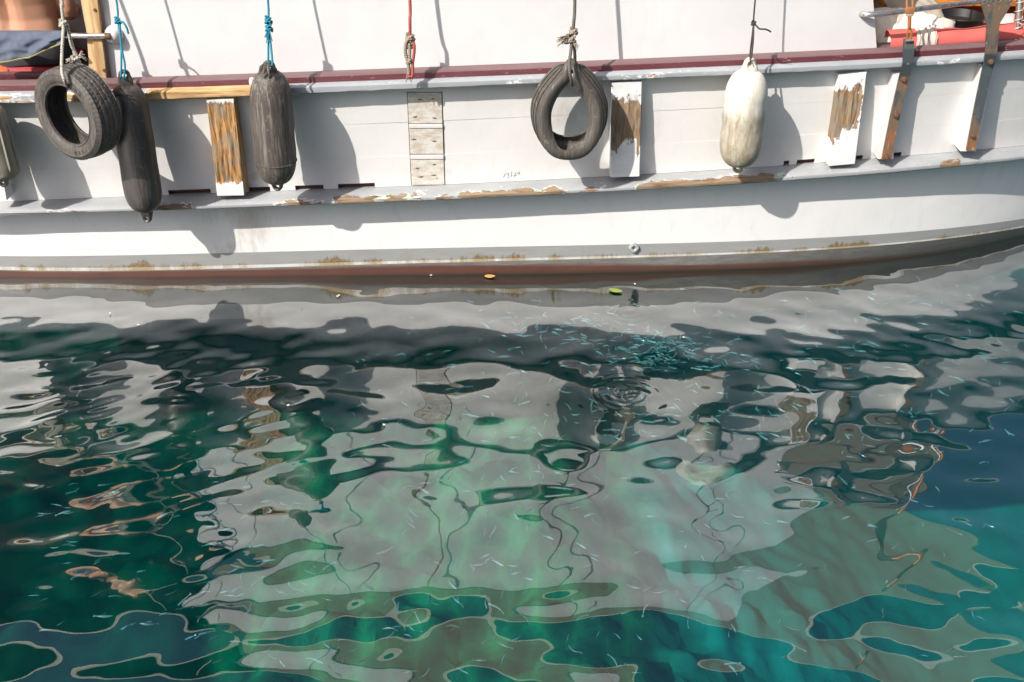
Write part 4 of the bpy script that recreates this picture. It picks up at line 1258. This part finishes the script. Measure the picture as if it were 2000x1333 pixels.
# brown box, black bowl, bench leg, books
mb = MB(); bc = P(1885, 60, yo + .62); mb.box((bc.x, bc.y, bc.z - .16), .42, .3, .36)
tag(build("cardboard_box", mb, simple("brown cardboard", (.24, .145, .085), .85, var=.1), None, root=bc, bevel=.006), "plain brown cardboard box behind the coral cushion", "box")
mb = MB(); hc_ = Vector((bc.x - .05, bc.y, bc.z + .02))
mb.lathe([(0, .0), (.10, .0), (.135, .03), (.15, .075), (.146, .08), (.13, .035), (.09, .012), (0, .012)], hc_, seg=28)
tag(build("black_bowl", mb, simple("black plastic", (.012, .011, .011), .5), None, root=hc_), "black bowl on top of the brown cardboard box", "bowl")
mb = MB(); cc = P(1832, 42, yo + .5); mb.tube(smoothline([P(1822, 26, yo + .6), P(1826, 45, yo + .58), P(1838, 58, yo + .56), P(1846, 62, yo + .58)]), .022, 10)
tag(build("coiled_strap", mb, simple("tan webbing", (.25, .16, .11), .9), None, root=cc), "curved tan strap hanging between the pillows and the cardboard box", "strap")
for k in range(3):
    mb = MB(); q = P(1963, 47, yo + .5) + Vector((.01 * k, .005 * k, .022 * k - .02)); mb.box(q, .16, .2, .018, rot=Matrix.Rotation(.06 * k, 3, 'Z'))
    tag(build("book", mb, simple("pale paper cover", [(.55, .53, .5), (.48, .45, .42), (.6, .58, .56)][k], .8), None, root=q, bevel=.003), ["pale book at the bottom of the small stack behind the drilled plate", "greyish book in the middle of the small stack behind the drilled plate", "whitish book on top of the small stack behind the drilled plate"][k], "book", "books behind the cushion")
# steel handrail of the cabin side's right end
yr3 = y_wall(2.2)
mb = MB(); mb.tube(smoothline([P(1680, 27, yr3 - .03), P(1692, 29, yr3 - .075), P(1720, 27, yr3 - .08), P(1775, 21, yr3 - .05), P(1850, 11, yr3 + .05), P(1920, 2, yr3 + .12), P(2010, -12, yr3 + .3)]), .0155, 14)
hr2 = build("handrail", mb, M_tube, boat)
mb = MB(); mb.lathe([(0, -.04), (.02, -.038), (.034, -.03), (.044, -.010), (.046, .012)], P(1677, 28, yr3), (0, 1, 0), 20)
build("flange", mb, bpy.data.materials["white paint over rust"], hr2)
# turnbuckle on the left chainplate
tbk = P(1776, 40, yr1 - .03)
tn = thing("turnbuckle", "rusty turnbuckle pinned to the top of the straight iron strap", "turnbuckle", tbk)
for du in (-6, 6):
    mb = MB(); mb.tube([P(1777 + du + 1.5, -60, yr1 + .06), P(1777 + du, -20, yr1 + .02), P(1777 + du * .9, 18, yr1 - .02)], .0062, 8); build("side_rod", mb, M_speck if False else M_rust, tn)
mb = MB(); mb.box(P(1777, 21, yr1 - .022), .048, .026, .034); build("cross_head", mb, M_rust, tn, bevel=.006)
mb = MB(); mb.box(P(1776.5, 29, yr1 - .022), .040, .022, .016); build("lock_nut", mb, simple("pale worn zinc", (.45, .4, .33), .6, .3), tn, bevel=.004)
mb = MB(); mb.tube([P(1776.5, 30, yr1 - .022), P(1776, 55, yr1 - .022)], .011, 10); build("threaded_shaft", mb, M_rust, tn)
for s in (-1, 1):
    mb = MB(); mb.tube(smoothline([P(1776, 54, yr1 - .022), P(1776 + 4 * s, 62, yr1 - .022), P(1776 + 3.5 * s, 74, yr1 - .02), P(1776 + 2.5 * s, 82, yr1 - .018)]), .006, 8); build("jaw", mb, M_rust, tn)
mb = MB(); mb.tube([P(1769, 80, yr1 - .022), P(1784, 79, yr1 - .022)], .007, 10); build("pin", mb, simple("bright pin", (.45, .43, .4), .35, .7), tn)
mb = MB(); mb.tube([P(1778.5, -58, yr1 + .06), Vector((P(1779, -60, yr1).x + .1, yr1 + .35, 2.62))], .006, 8); build("shroud_wire", mb, M_tube, tn)
# stanchion with wire at the right edge
st0, st1 = P(1985, 74, y_wall(3.05) + .03), P(1996, -40, y_wall(3.05) + .03)
mb = MB(); mb.tube([st0, st1, st1 + (st1 - st0)], .019, 14); sn = build("stanchion", mb, M_tube, boat)
mb = MB(); mb.lathe([(0, .012), (.028, .012), (.034, .006), (.055, .004), (.06, -.006), (.06, -.02)], st0, (0, 0, 1), 20); build("base_plate", mb, M_tube, sn)
mb = MB(); ln = []
for k in range(60):
    a = k * 2 * math.pi / 14; f = k / 59
    q = st0.lerp(st1, .08 + .62 * f); ln.append(q + Vector((math.cos(a) * .024, math.sin(a) * .024, 0)))
mb.tube(ln, .0028, 5); mb.tube(smoothline([ln[3], P(1994, 69, st0.y - .05), P(2003, 62, st0.y - .08), P(2012, 60, st0.y)]), .0028, 5); mb.tube(smoothline([ln[20], P(1998, 48, st0.y - .05), P(2006, 41, st0.y - .06), P(2014, 40, st0.y)]), .0028, 5)
tag(build("coiled_wire", mb, simple("pale wire", (.62, .56, .46), .45, .3), None, root=st0), "pale thin wire wound round the steel stanchion", "wire")

# ------------------------------------------------------------------ left deck: seat, person, garment
yl0 = y_wall(-2.9)
M_redc = simple("dark red bench cushion", (.36, .035, .045), .7, var=.15, scale=4, bump=.3, bscale=8)
sx0, sx1 = -5.5, P(116, 130, yl0 + .12).x
zs = zq(60, 128, yl0 + .12)
mb = MB(); pts = []
for k in range(50):
    x = sx0 + (sx1 - sx0) * k / 49
    e = min(1, (49 - k) / 3)
    z = zs + .008 * mnoise.noise((x * 5, 0, 0)) + .006 * math.sin(x * 17) * mnoise.noise((x * 2, 5, 0)) - .03 * (1 - e)
    pts.append([Vector((x, yl0 + .09, zs - .11)), Vector((x, yl0 + .075, z - .05)), Vector((x, yl0 + .10, z - .006)), Vector((x, yl0 + .16, z)), Vector((x, yl0 + .4, z + .005)), Vector((x, yl0 + .56, z)), Vector((x, yl0 + .58, zs - .11))])
mb.grid(pts)
tag(build("bench_cushion", mb, M_redc, None, sharp=60, root=(-3.2, yl0 + .3, zs)), "dark red cushion the shirtless person sits on", "cushion")
mb = MB(); mb.box((-4.0, yl0 + .33, (zs - .11 + .86) / 2), 2.9, .5, zs - .112 - .86); build("bench", mb, M_deck, boat, bevel=.01)
mb = MB()
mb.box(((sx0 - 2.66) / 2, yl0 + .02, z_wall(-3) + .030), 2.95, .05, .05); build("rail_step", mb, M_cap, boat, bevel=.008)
pillowy("orange_cloth", "bit of bright orange cloth on the dark red cushion at the left edge", "cloth", P(2, 136, yl0 + .1), .10, .08, .04, simple("bright orange cloth", (.75, .13, .05), .8), (R(20), 0, 0), seed=2)

def skin():
    n = N("tanned skin", .5)
    co = n.co()
    n.color(n.mix(n.noise(co, 5, 4), (.50, .25, .15), (.60, .33, .215)))
    n.b.inputs['Subsurface Weight'].default_value = .12; n.b.inputs['Subsurface Radius'].default_value = (.02, .008, .004); n.b.inputs['Subsurface Scale'].default_value = .5
    n.bump(n.noise(co, 60, 3), .05, .002)
    return n.mat
M_skin = skin()
def person_mesh():
    mb = MB()
    px_, py_ = P(40, 60, yl0 + .27).x, yl0 + .27
    def ringset(rings, seg=40, groove=0.0):
        pts = []
        for (cx, cy, cz, rx_, ry_, g) in rings:
            row = []
            for k in range(seg):
                a = 2 * math.pi * k / seg
                sx_ = math.copysign(abs(math.cos(a)) ** .85, math.cos(a)); sy_ = math.copysign(abs(math.sin(a)) ** .85, math.sin(a))
                x, y = sx_ * rx_, sy_ * ry_
                if g and sy_ < 0:
                    y += g * math.exp(-(x / .026) ** 2) - g * .55 * (math.exp(-((x - .075) / .045) ** 2) + math.exp(-((x + .075) / .045) ** 2))
                row.append(Vector((cx + x, cy + y, cz)))
            pts.append(row)
        base = mb.grid(pts, closed=True)
        mb.face([base + k for k in range(seg)][::-1]); n = len(pts) - 1
        mb.face([base + n * seg + k for k in range(seg)])
    z0 = zs + .0
    T = [(0, .0, .01, .215, .13, 0), (0, 0, .08, .205, .14, .0), (0, -.0, .16, .195, .125, .012), (0, .005, .24, .185, .112, .018), (0, .0, .32, .192, .112, .020), (0, -.012, .40, .21, .118, .020), (0, -.02, .48, .225, .12, .017), (0, -.015, .55, .222, .11, .012), (0, 0, .60, .19, .09, .006), (0, .012, .64, .11, .07, 0), (0, .022, .67, .064, .062, 0), (0, .03, .72, .058, .06, 0), (0, .04, .76, .06, .066, 0)]
    ringset([(px_ + a, py_ + b, z0 + c, d * (1.24 if c < .58 else 1.08), e * 1.1, g) for a, b, c, d, e, g in T])
    hx, hy, hz = px_, py_ + .06, z0 + .85
    H = []
    for k in range(13):
        a = -math.pi / 2 + math.pi * k / 12
        r = max(math.cos(a), .05)
        H.append((hx, hy + (.01 if a > 0 else .018), hz + .125 * math.sin(a), .076 * r * (1 if a > -.3 else .93), .098 * r, 0))
    ringset(H, 28)
    mb.tube([(hx, hy + .09, hz + .02), (hx, hy + .112, hz - .02), (hx, hy + .098, hz - .028)], .012, 8, rads=[.009, .014, .008])
    for s in (-1, 1):
        mb.lathe([(.0, -.012), (.022, -.008), (.032, 0), (.022, .008), (0, .012)], (hx + s * .078, hy - .005, hz - .005), (s, -.3, 0), 12)
        # arms: hang from the shoulders, hands on the knees
        sh = Vector((px_ + s * .235, py_ + .0, z0 + .555)); el = Vector((px_ + s * .288, py_ + .02, z0 + .26)); wr_ = Vector((px_ + s * .20, py_ + .30, z0 + .20))
        mb.tube(smoothline([sh + Vector((-s * .06, 0, .02)), sh, sh.lerp(el, .5) + Vector((s * .012, 0, 0)), el, el.lerp(wr_, .5), wr_], 5), .04, 16, rads=[.055] * 5 + [.060 - .014 * k / 10 for k in range(10)] + [.046 - .004 * k / 5 for k in range(5)] + [.043 - .016 * k / 5 for k in range(6)])
        hd = wr_ + Vector((0, .05, -.01))
        mb.tube([wr_, hd, hd + Vector((0, .03, -.008))], .03, 12, rads=[.026, .036, .03])
        for q in range(4):
            b0_ = hd + Vector(((q - 1.5) * .019, .03, -.006)); L = [.062, .072, .068, .052][q]
            mb.tube([b0_, b0_ + Vector((0, L * .5, .004)), b0_ + Vector((0, L * .9, -.022))], .0088, 8)
        b0_ = hd + Vector((-s * .03, -.01, 0)); mb.tube([b0_, b0_ + Vector((-s * .03, .03, -.004)), b0_ + Vector((-s * .036, .055, -.012))], .010, 8)
        # legs: thighs along the seat, shins down to the deck
        hip = Vector((px_ + s * .10, py_ + .0, z0 + .075)); kn = Vector((px_ + s * .09 - .05, py_ + .42, z0 + .03)); an = Vector((px_ + s * .10 - .05, py_ + .46, .94))
        mb.tube(smoothline([hip, hip.lerp(kn, .5), kn], 6), .08, 16, rads=[.088 - .03 * k / 12 for k in range(13)])
        mb.tube(smoothline([kn + Vector((0, -.01, .01)), kn.lerp(an, .35) + Vector((0, -.012, 0)), an], 6), .05, 16, rads=[.056, .057, .057, .057, .056, .054, .051, .047, .044, .041, .039, .038, .037])
        mb.tube([an + Vector((0, -.05, -.03)), an + Vector((0, .03, -.035)), an + Vector((0, .13, -.055)), an + Vector((0, .19, -.06))], .035, 12, rads=[.028, .038, .032, .018])
    return mb, (px_, py_, z0), (hx, hy, hz)
mb, pc, hc3 = person_mesh()
per = build("person", mb, M_skin, None, sharp=80, root=(pc[0], pc[1], pc[2]), fix=True)
tag(per, "shirtless person seated with bare back towards the water, in grey shorts", "person")
rm = per.modifiers.new("remesh", 'REMESH'); rm.mode = 'VOXEL'; rm.voxel_size = .0075; rm.use_smooth_shade = True
sm = per.modifiers.new("smooth", 'SMOOTH'); sm.factor, sm.iterations = .5, 8
def grid_wrap(rings, seg=36):
    m2 = MB(); pts = []
    for cx, cy, cz, rx_, ry_ in rings:
        pts.append([Vector((cx + rx_ * math.cos(2 * math.pi * k / seg) * 1.0, cy + ry_ * math.sin(2 * math.pi * k / seg), cz + .006 * math.sin(5 * 2 * math.pi * k / seg + cz * 40))) for k in range(seg)])
    m2.grid(pts, closed=True); return m2
M_short = simple("dark grey shorts cloth", (.055, .055, .062), .9, var=.25, scale=14, bump=.5, bscale=22)
m2 = grid_wrap([(pc[0], pc[1], pc[2] - .0, .27, .175), (pc[0], pc[1], pc[2] + .03, .278, .182), (pc[0], pc[1], pc[2] + .09, .268, .176), (pc[0], pc[1] + .003, pc[2] + .15, .255, .155), (pc[0], pc[1] + .004, pc[2] + .165, .248, .150), (pc[0], pc[1] + .004, pc[2] + .16, .24, .14)])
for s in (-1, 1):
    hip = Vector((pc[0] + s * .10, pc[1] + .02, pc[2] + .08)); kn = Vector((pc[0] + s * .09 - .045, pc[1] + .36, pc[2] + .035))
    m2.tube(smoothline([hip, hip.lerp(kn, .5), kn], 5), .1, 18, rads=[.105, .105, .104, .102, .1, .098, .096, .094, .092, .09, .09])
build("shorts", m2, M_short, per, sharp=80)
m2 = MB(); pts = []
for i in range(11):
    a = -.15 + (math.pi / 2 + .14) * i / 10
    pts.append([Vector((hc3[0] + .083 * math.cos(a) * math.cos(t), hc3[1] - .004 + .107 * math.cos(a) * math.sin(t), hc3[2] + .022 + .118 * math.sin(a))) for t in [math.pi * .96 + (2 * math.pi - math.pi * .92) * k / 30 * 1.0 for k in range(31)]])
m2.grid(pts); build("hair", m2, simple("dark brown hair", (.035, .022, .014), .7, var=.4, scale=40, bump=.8, bscale=120), per, sharp=80)

# blue grey garment hung over the left handrail
M_cloth = None
def cloth_mat():
    n = N("blue grey cotton cloth", .9)
    n.color(n.mix(n.noise(n.co(), 10, 4), (.075, .095, .135), (.125, .15, .20))); n.bump(n.noise(n.co(), 16, 4), .5, .01)
    return n.mat
yg = yl - .05
mb = MB(); pts = []
gx0, gx1 = P(-40, 70, yg).x, P(131, 70, yg).x
n = 70
for i in range(n + 1):
    s = i / n; x = gx0 + (gx1 - gx0) * s
    u = -40 + 171 * s
    vb = 117 if u < 4 else (117 - (u - 4) * .17 if u < 60 else 107.5 - (u - 60) * .40)
    row = []
    for j in range(15):
        t = j / 14
        v = 63 + (vb - 63) * t
        z = P(u, v, yg - .03).z
        fold = .016 * mnoise.noise((u * .035 + t * 1.2, t * 4 - u * .01, 2)) + .009 * abs(mnoise.noise((u * .06 - t * 2, t * 5 + u * .02, 5))) + .006 * math.sin(u * .10 + 7 * t)
        yy = yg - .025 - .045 * math.sin(min(1, t * 1.3) * math.pi * .5) - fold
        if j == 0: yy = yg
        row.append(Vector((x, yy, z)))
    row = [Vector((x, yg + .03, row[4].z)), Vector((x, yg + .025, row[0].z - .01))] + row
    pts.append(row)
mb.grid(pts)
th = build("garment", mb, cloth_mat(), None, sharp=80, root=(gx1 - .2, yg, pts[0][2].z))
so = th.modifiers.new("thickness", 'SOLIDIFY'); so.thickness = .004
tag(th, "crumpled blue grey garment hung over the steel handrail at the left", "garment")
m2 = MB(); m2.tube([r[-1] + Vector((0, -.004, 0)) for r in pts], .004, 5); build("piping", m2, simple("olive yellow piping", (.30, .27, .10), .8), th)

# ------------------------------------------------------------------ water
rng = np.random.default_rng(11)
def wave_field(X, Y):
    Z = np.zeros_like(X)
    comps = []
    def add(n, l0, l1, sd, slope, ang0, mask=1.0, seed=0):
        nonlocal Z
        r = np.random.default_rng(seed)
        lam = np.exp(r.uniform(math.log(l0), math.log(l1), n))
        ang = ang0 + r.normal(0, sd, n)
        ph = r.uniform(0, 2 * math.pi, n)
        s = slope * math.sqrt(2.0 / n)
        S = np.zeros_like(X)
        for L, a, p in zip(lam, ang, ph):
            k = 2 * math.pi / L
            S += (s / k) * np.sin(k * (np.cos(a) * X + np.sin(a) * Y) + p)
        Z += S * mask
    near = np.clip((-Y) / 2.2, 0, 1)
    left = 1 / (1 + np.exp((X + 1.35 + 0.25 * Y) / 0.22))
    right = 1 / (1 + np.exp(-(X - 1.5 - 0.2 * Y) / 0.25))
    mid = np.exp(-((Y + 1.55) / 0.85) ** 2)
    add(22, .50, 1.2, .65, WS[0], math.pi / 2 + .15, .55 + .45 * near, 21)
    add(28, .22, .55, .58, WS[1], math.pi / 2 + .15, .6 + .4 * near, 5)
    add(24, .09, .22, .30, WS[2], math.pi / 2 + .5, left * mid * 1.0, 7)
    add(40, .15, .30, .55, WS[5], math.pi / 2 + .1, .35 + .65 * near, 33)
    add(20, .10, .26, .45, WS[3], math.pi / 2 - .45, right * np.exp(-((Y + .75) / .45) ** 2), 9)
    add(24, .06, .15, .9, WS[4], math.pi / 2, 1.0, 13)
    for (u, v, lam, amp, rad) in ((1218, 765, .040, .00055, .16), (1230, 610, .05, .0005, .14), (1240, 775, .055, .0004, .2)):
        c = G(u, v); r = np.hypot(X - c.x, Y - c.y)
        Z += amp * np.sin(2 * math.pi * r / lam) * np.exp(-(r / rad) ** 2)
    ex = np.clip((4.3 - np.abs(X)) / .6, 0, 1) * np.clip((Y + 3.7) / .4, 0, 1) * np.clip((1.55 - Y) / .3, 0, 1)
    return Z * ex
WS = [.022, .033, .044, .036, .004, .023]
gx = np.arange(-4.3, 4.3001, .0105); gy = np.arange(-3.7, 1.5501, .0085)
XX, YY = np.meshgrid(gx, gy, indexing='ij')
ZZ = wave_field(XX, YY)
nx_, ny_ = XX.shape
V = np.stack([XX, YY, ZZ], -1).reshape(-1, 3)
idx = np.arange(nx_ * ny_).reshape(nx_, ny_)
F = np.stack([idx[:-1, :-1], idx[1:, :-1], idx[1:, 1:], idx[:-1, 1:]], -1).reshape(-1, 4)
loop = np.concatenate([idx[:, 0], idx[-1, 1:], idx[-2::-1, -1], idx[0, -2:0:-1]])
lp = V[loop]
def outer(sx, sy, z):
    q = lp.copy(); q[:, 0] *= sx; q[:, 1] = (q[:, 1] + 1.0) * sy - 1.0; q[:, 2] = z; return q
far1, far2 = outer(16, 24, 0.0), outer(16, 24, -14.0)
n0 = len(V); nl = len(loop)
V = np.concatenate([V, far1, far2])
A = loop; Bq = np.arange(nl) + n0; Cq = Bq + nl
def strip(a, b): return np.stack([a, b, np.roll(b, -1), np.roll(a, -1)], -1)
F2 = np.concatenate([F, strip(A, Bq), strip(Bq, Cq)])
me = bpy.data.meshes.new("water")
nf = len(F2)
me.vertices.add(len(V)); me.vertices.foreach_set('co', V.astype(np.float32).ravel())
me.loops.add(nf * 4 + nl); me.polygons.add(nf + 1)
me.loops.foreach_set('vertex_index', np.concatenate([F2.ravel(), Cq]).astype(np.int32))
me.polygons.foreach_set('loop_start', np.concatenate([np.arange(nf) * 4, [nf * 4]]).astype(np.int32))
me.update(calc_edges=True); me.validate()
me.polygons.foreach_set('use_smooth', [True] * nf + [False])
water = bpy.data.objects.new("water", me); water['kind'] = 'structure'
COL.objects.link(water)
def water_mat():
    m = bpy.data.materials.new("clear sea water"); m.use_nodes = True
    t = m.node_tree; t.nodes.clear()
    out = t.nodes.new("ShaderNodeOutputMaterial")
    tr = t.nodes.new("ShaderNodeBsdfTransparent"); tr.inputs[0].default_value = (.96, .99, .98, 1)
    gl = t.nodes.new("ShaderNodeBsdfGlossy"); gl.inputs['Roughness'].default_value = 0.0; gl.inputs[0].default_value = (1, 1, 1, 1)
    fr = t.nodes.new("ShaderNodeFresnel"); fr.inputs['IOR'].default_value = 1.333
    ml = t.nodes.new("ShaderNodeMath"); ml.operation = 'MULTIPLY'; ml.use_clamp = True; ml.inputs[1].default_value = REFL
    ge = t.nodes.new("ShaderNodeNewGeometry"); mr = t.nodes.new("ShaderNodeMapRange")   # same share mirrored seen from above or below
    mr.inputs['To Min'].default_value = 1.333; mr.inputs['To Max'].default_value = 1 / 1.333
    t.links.new(ge.outputs['Backfacing'], mr.inputs['Value']); t.links.new(mr.outputs[0], fr.inputs['IOR'])
    t.links.new(fr.outputs[0], ml.inputs[0])
    mx = t.nodes.new("ShaderNodeMixShader")
    t.links.new(ml.outputs[0], mx.inputs[0]); t.links.new(tr.outputs[0], mx.inputs[1]); t.links.new(gl.outputs[0], mx.inputs[2])
    t.links.new(mx.outputs[0], out.inputs['Surface'])
    va = t.nodes.new("ShaderNodeVolumeAbsorption"); va.inputs['Color'].default_value = (0.05, .90, .885, 1); va.inputs['Density'].default_value = .75
    vsn = t.nodes.new("ShaderNodeVolumeScatter"); vsn.inputs['Color'].default_value = (.01, .48, .60, 1); vsn.inputs['Density'].default_value = .034
    ad = t.nodes.new("ShaderNodeAddShader"); t.links.new(va.outputs[0], ad.inputs[0]); t.links.new(vsn.outputs[0], ad.inputs[1])
    t.links.new(ad.outputs[0], out.inputs['Volume'])
    return m
REFL = 5.6
me.materials.append(water_mat())

# ------------------------------------------------------------------ sea bed
sxs = np.concatenate([[-60, -30, -16], np.arange(-7, 9.01, .085), [16, 30, 60]]); sys_ = np.concatenate([[-70, -30, -14], np.arange(-4, 9.01, .085), [14, 30, 70]])
mb = MB(); pts = []
for x in sxs:
    row = []
    for y in sys_:
        s = min(max((x + .4) / 5.5, 0), 1); s = s * s * (3 - 2 * s)
        z = -2.3 - 3.0 * s + (1 - .75 * s) * (.34 * mnoise.noise((x * .8, y * .8, 3)) + .20 * mnoise.noise((x * 1.9, y * 1.9, 5)) + .26 * abs(mnoise.noise((x * 2.9, y * 2.9, 9))) + .10 * mnoise.noise((x * 6.5, y * 6.5, 2)))
        row.append(Vector((x, y, z)))
    pts.append(row)
mb.grid(pts)
def bed_mat():
    n = N("weed and sand sea bed with painted shade", .9)
    co = n.co(); x = n.sep(co)[0]
    big = n.noise(co, .9, 4, .55)
    sandm = n.ramp(n.m('ADD', n.m('MULTIPLY', n.m('SUBTRACT', x, .35), .5), n.m('SUBTRACT', big, .5)), [(.30, 0), (.62, 1)])
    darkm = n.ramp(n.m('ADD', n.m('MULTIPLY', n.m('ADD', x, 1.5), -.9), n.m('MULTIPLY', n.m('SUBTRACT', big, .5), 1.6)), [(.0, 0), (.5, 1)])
    st = n.mix(.5, n.noise(n.map(co, (3.2, 2.0, 2)), 1.8, 8, .78, 1.0), n.voro(n.map(co, (1.6, 1.1, 1)), 3.2))
    alg = n.ramp(st, [(.32, (.012, .035, .016)), (.5, (.036, .10, .054)), (.66, (.10, .22, .095)), (.8, (.19, .31, .14))])
    sand = n.mix(n.noise(co, 1.6, 6), (.30, .36, .38), (.46, .50, .50))
    dark = n.ramp(st, [(.4, (.004, .012, .006)), (.75, (.018, .055, .026))])  # left bed darkened: shade over the water there, put into the bed colour
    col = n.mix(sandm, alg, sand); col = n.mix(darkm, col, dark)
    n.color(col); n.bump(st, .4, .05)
    return n.mat
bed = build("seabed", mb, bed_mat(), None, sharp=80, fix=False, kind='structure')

# ------------------------------------------------------------------ floating leaves and petals
def leaf(name, label, cat, u, v, L, W, rot, mat, curl=.1):
    c = G(u, v, .004); mb = MB(); pts = []
    for i in range(13):
        t = i / 12; w_ = W * math.sin(math.pi * min(1, t * .93 + .05)) ** .8
        pts.append([c + Matrix.Rotation(rot, 3, 'Z') @ Vector(((t - .5) * L, w_ * s, .003 + curl * L * (.25 * s * s + .2 * (t - .5) ** 2))) for s in (-1, -.5, 0, .5, 1)])
    mb.grid(pts)
    o = build(name, mb, mat, None, sharp=80, root=c, fix=False)
    s_ = o.modifiers.new("t", 'SOLIDIFY'); s_.thickness = .0012
    return tag(o, label, cat)
leaf("floating_leaf", "yellow green leaf floating below the drain fitting", "leaf", 1203, 569, .082, .026, -.4, simple("yellow green leaf", (.24, .30, .06), .6, var=.3, scale=25))
leaf("floating_leaf", "small orange yellow leaf floating against the maroon waterline", "leaf", 957, 541, .065, .022, .0, simple("orange yellow leaf", (.62, .33, .12), .6, var=.2, scale=30))
M_petal = simple("pale petal", (.72, .68, .58), .7)
for u, v in ((270, 636), (659, 580), (662, 578), (563, 793), (750, 831), (1335, 660), (842, 539), (215, 613), (1240, 556)):
    o = leaf("floating_petal", "tiny pale petal floating on the water", "petal", u, v, .016, .006, u, M_petal); o['group'] = "tiny petals on the water"

# ------------------------------------------------------------------ fish
def fish_mesh(bend, k):
    mb = MB(); pts = []
    L = 1.0
    prof = [(0, .004), (.06, .045), (.18, .075), (.35, .088), (.52, .075), (.70, .045), (.82, .020), (.86, .016)]
    for s, r in prof:
        yb = bend * (s - .4) ** 2 * (1 if s > .4 else .3)
        pts.append([Vector((s - .45, yb + r * .62 * math.cos(a), r * math.sin(a))) for a in [2 * math.pi * q / 6 for q in range(6)]])
    mb.grid(pts, closed=True)
    yb = bend * .2
    t = [mb.vert(p) for p in (Vector((.40, yb, .014)), Vector((.40, yb, -.014)), Vector((.56, yb * 1.6, -.085)), Vector((.50, yb * 1.4, 0)), Vector((.56, yb * 1.6, .085)))]
    mb.face([t[0], t[1], t[3]]); mb.face([t[1], t[2], t[3]]); mb.face([t[0], t[3], t[4]])
    d = [mb.vert(p) for p in (Vector((-.08, 0, .085)), Vector((.08, 0, .08)), Vector((.06, 0, .125)))]
    mb.face(d)
    return mb
def fish_mat():
    n = N("silvery blue green fish skin", .3)
    co = n.co('Generated')
    z = n.sep(co)[2]
    oi = n.new('ShaderNodeObjectInfo').outputs['Random']
    c = n.ramp(z, [(.3, (.24, .38, .38)), (.62, (.07, .22, .25)), (.85, (.03, .11, .14))])
    n.color(n.mix(n.m('MULTIPLY', oi, .9), c, (.02, .07, .075)))
    return n.mat
M_fish = fish_mat()
fmesh = []
for k, b in enumerate((0.0, .5, -.5, .9, -.9)):
    o = build("small_fish", fish_mesh(b, k), M_fish, None, sharp=80); fmesh.append(o.data); bpy.data.objects.remove(o)
zones = [  # picture box, count, heading mean/spread (radians), label, group
    ((1130, 650, 1440, 722), 210, .0, .9, "small blue green fish in the dense school below the reflected rub rail", "fish in the dense school"),
    ((880, 585, 1330, 690), 120, .1, .6, "small pale blue fish over the grey reflection of the hull side", "fish near the hull's reflection"),
    ((1330, 540, 2000, 720), 170, .15, .7, "small pale blue fish near the surface under the bow", "fish under the bow"),
    ((1150, 700, 1560, 860), 120, .3, 1.2, "small blue green fish around the ring ripples", "fish round the ring ripples"),
    ((690, 680, 1130, 960), 95, .2, .9, "small pale fish around the reflection of the patch boards", "fish off the patch boards"),
    ((60, 940, 470, 1260), 62, .32, .28, "small blue fish in the dark water at the left, heading the same way", "fish in the dark water"),
    ((420, 930, 820, 1300), 60, .3, .9, "small pale fish in the water left of the middle", "fish left of the middle"),
    ((800, 900, 1350, 1320), 95, .2, 1.2, "small pale fish over the green sea bed", "fish over the green sea bed"),
    ((1350, 850, 1980, 1320), 60, -.3, .8, "small pale fish in the clear blue water at the right", "fish in the blue water"),
    ((1500, 690, 1980, 900), 70, .2, .9, "small pale fish among the ripples at the right", "fish among the right ripples"),
]
rnd = random.Random(4)
fl = []
for (box, cnt, hm, hs, lab, grp) in zones:
    for _ in range(cnt):
        if "dense" in grp or "hull" in grp:
            u = rnd.gauss((box[0] + box[2]) / 2, (box[2] - box[0]) / 4); v = rnd.gauss((box[1] + box[3]) / 2 + (u - 1280) * .04, (box[3] - box[1]) / 4)
        else:
            u, v = rnd.uniform(box[0], box[2]), rnd.uniform(box[1], box[3])
        z = -rnd.uniform(.04, .30)
        p = G(u, v, z)
        if p.y > Yw(p.x) - .06: continue
        L = rnd.choice((rnd.uniform(.036, .055), rnd.uniform(.050, .082)))
        a = rnd.gauss(hm, hs) * 1.2 + (math.pi if rnd.random() < .5 else 0)
        fl.append((L / ((p - Vector(cam.location)).length), p, L, a, rnd.gauss(0, .12), rnd.choice(fmesh), lab, grp))
fl.sort(key=lambda q: -q[0])
for _, p, L, a, pit, fm, lab, grp in fl[:295]:
    o = bpy.data.objects.new("small_fish", fm)
    o.location = p; o.scale = (L, L * .95, L * .95); o.rotation_euler = (rnd.gauss(0, .5), pit, a)
    COL.objects.link(o); tag(o, lab, "fish", grp)
vv, ff = [], []
for _, p, L, a, pit, fm, lab, grp in fl[295:]:
    M4 = Matrix.Translation(p) @ Matrix.Rotation(a, 4, 'Z') @ Matrix.Rotation(pit, 4, 'Y') @ Matrix.Rotation(rnd.gauss(0, .5), 4, 'X') @ Matrix.Diagonal((L, L * .95, L * .95, 1))
    b = len(vv)
    vv += [tuple(M4 @ q.co) for q in fm.vertices]; ff += [tuple(b + i for i in f.vertices) for f in fm.polygons]
fme = bpy.data.meshes.new("distant_fish_school"); fme.from_pydata(vv, [], ff)
m_ = N("far school fish skin", .3); m_.color((.08, .25, .28)); fme.materials.append(m_.mat)
fo = bpy.data.objects.new("distant_fish_school", fme); fo['kind'] = 'stuff'; tag(fo, "the many smallest blue green fish of the school beside the hull", "fish school"); COL.objects.link(fo)
print("FISH", len(fl))
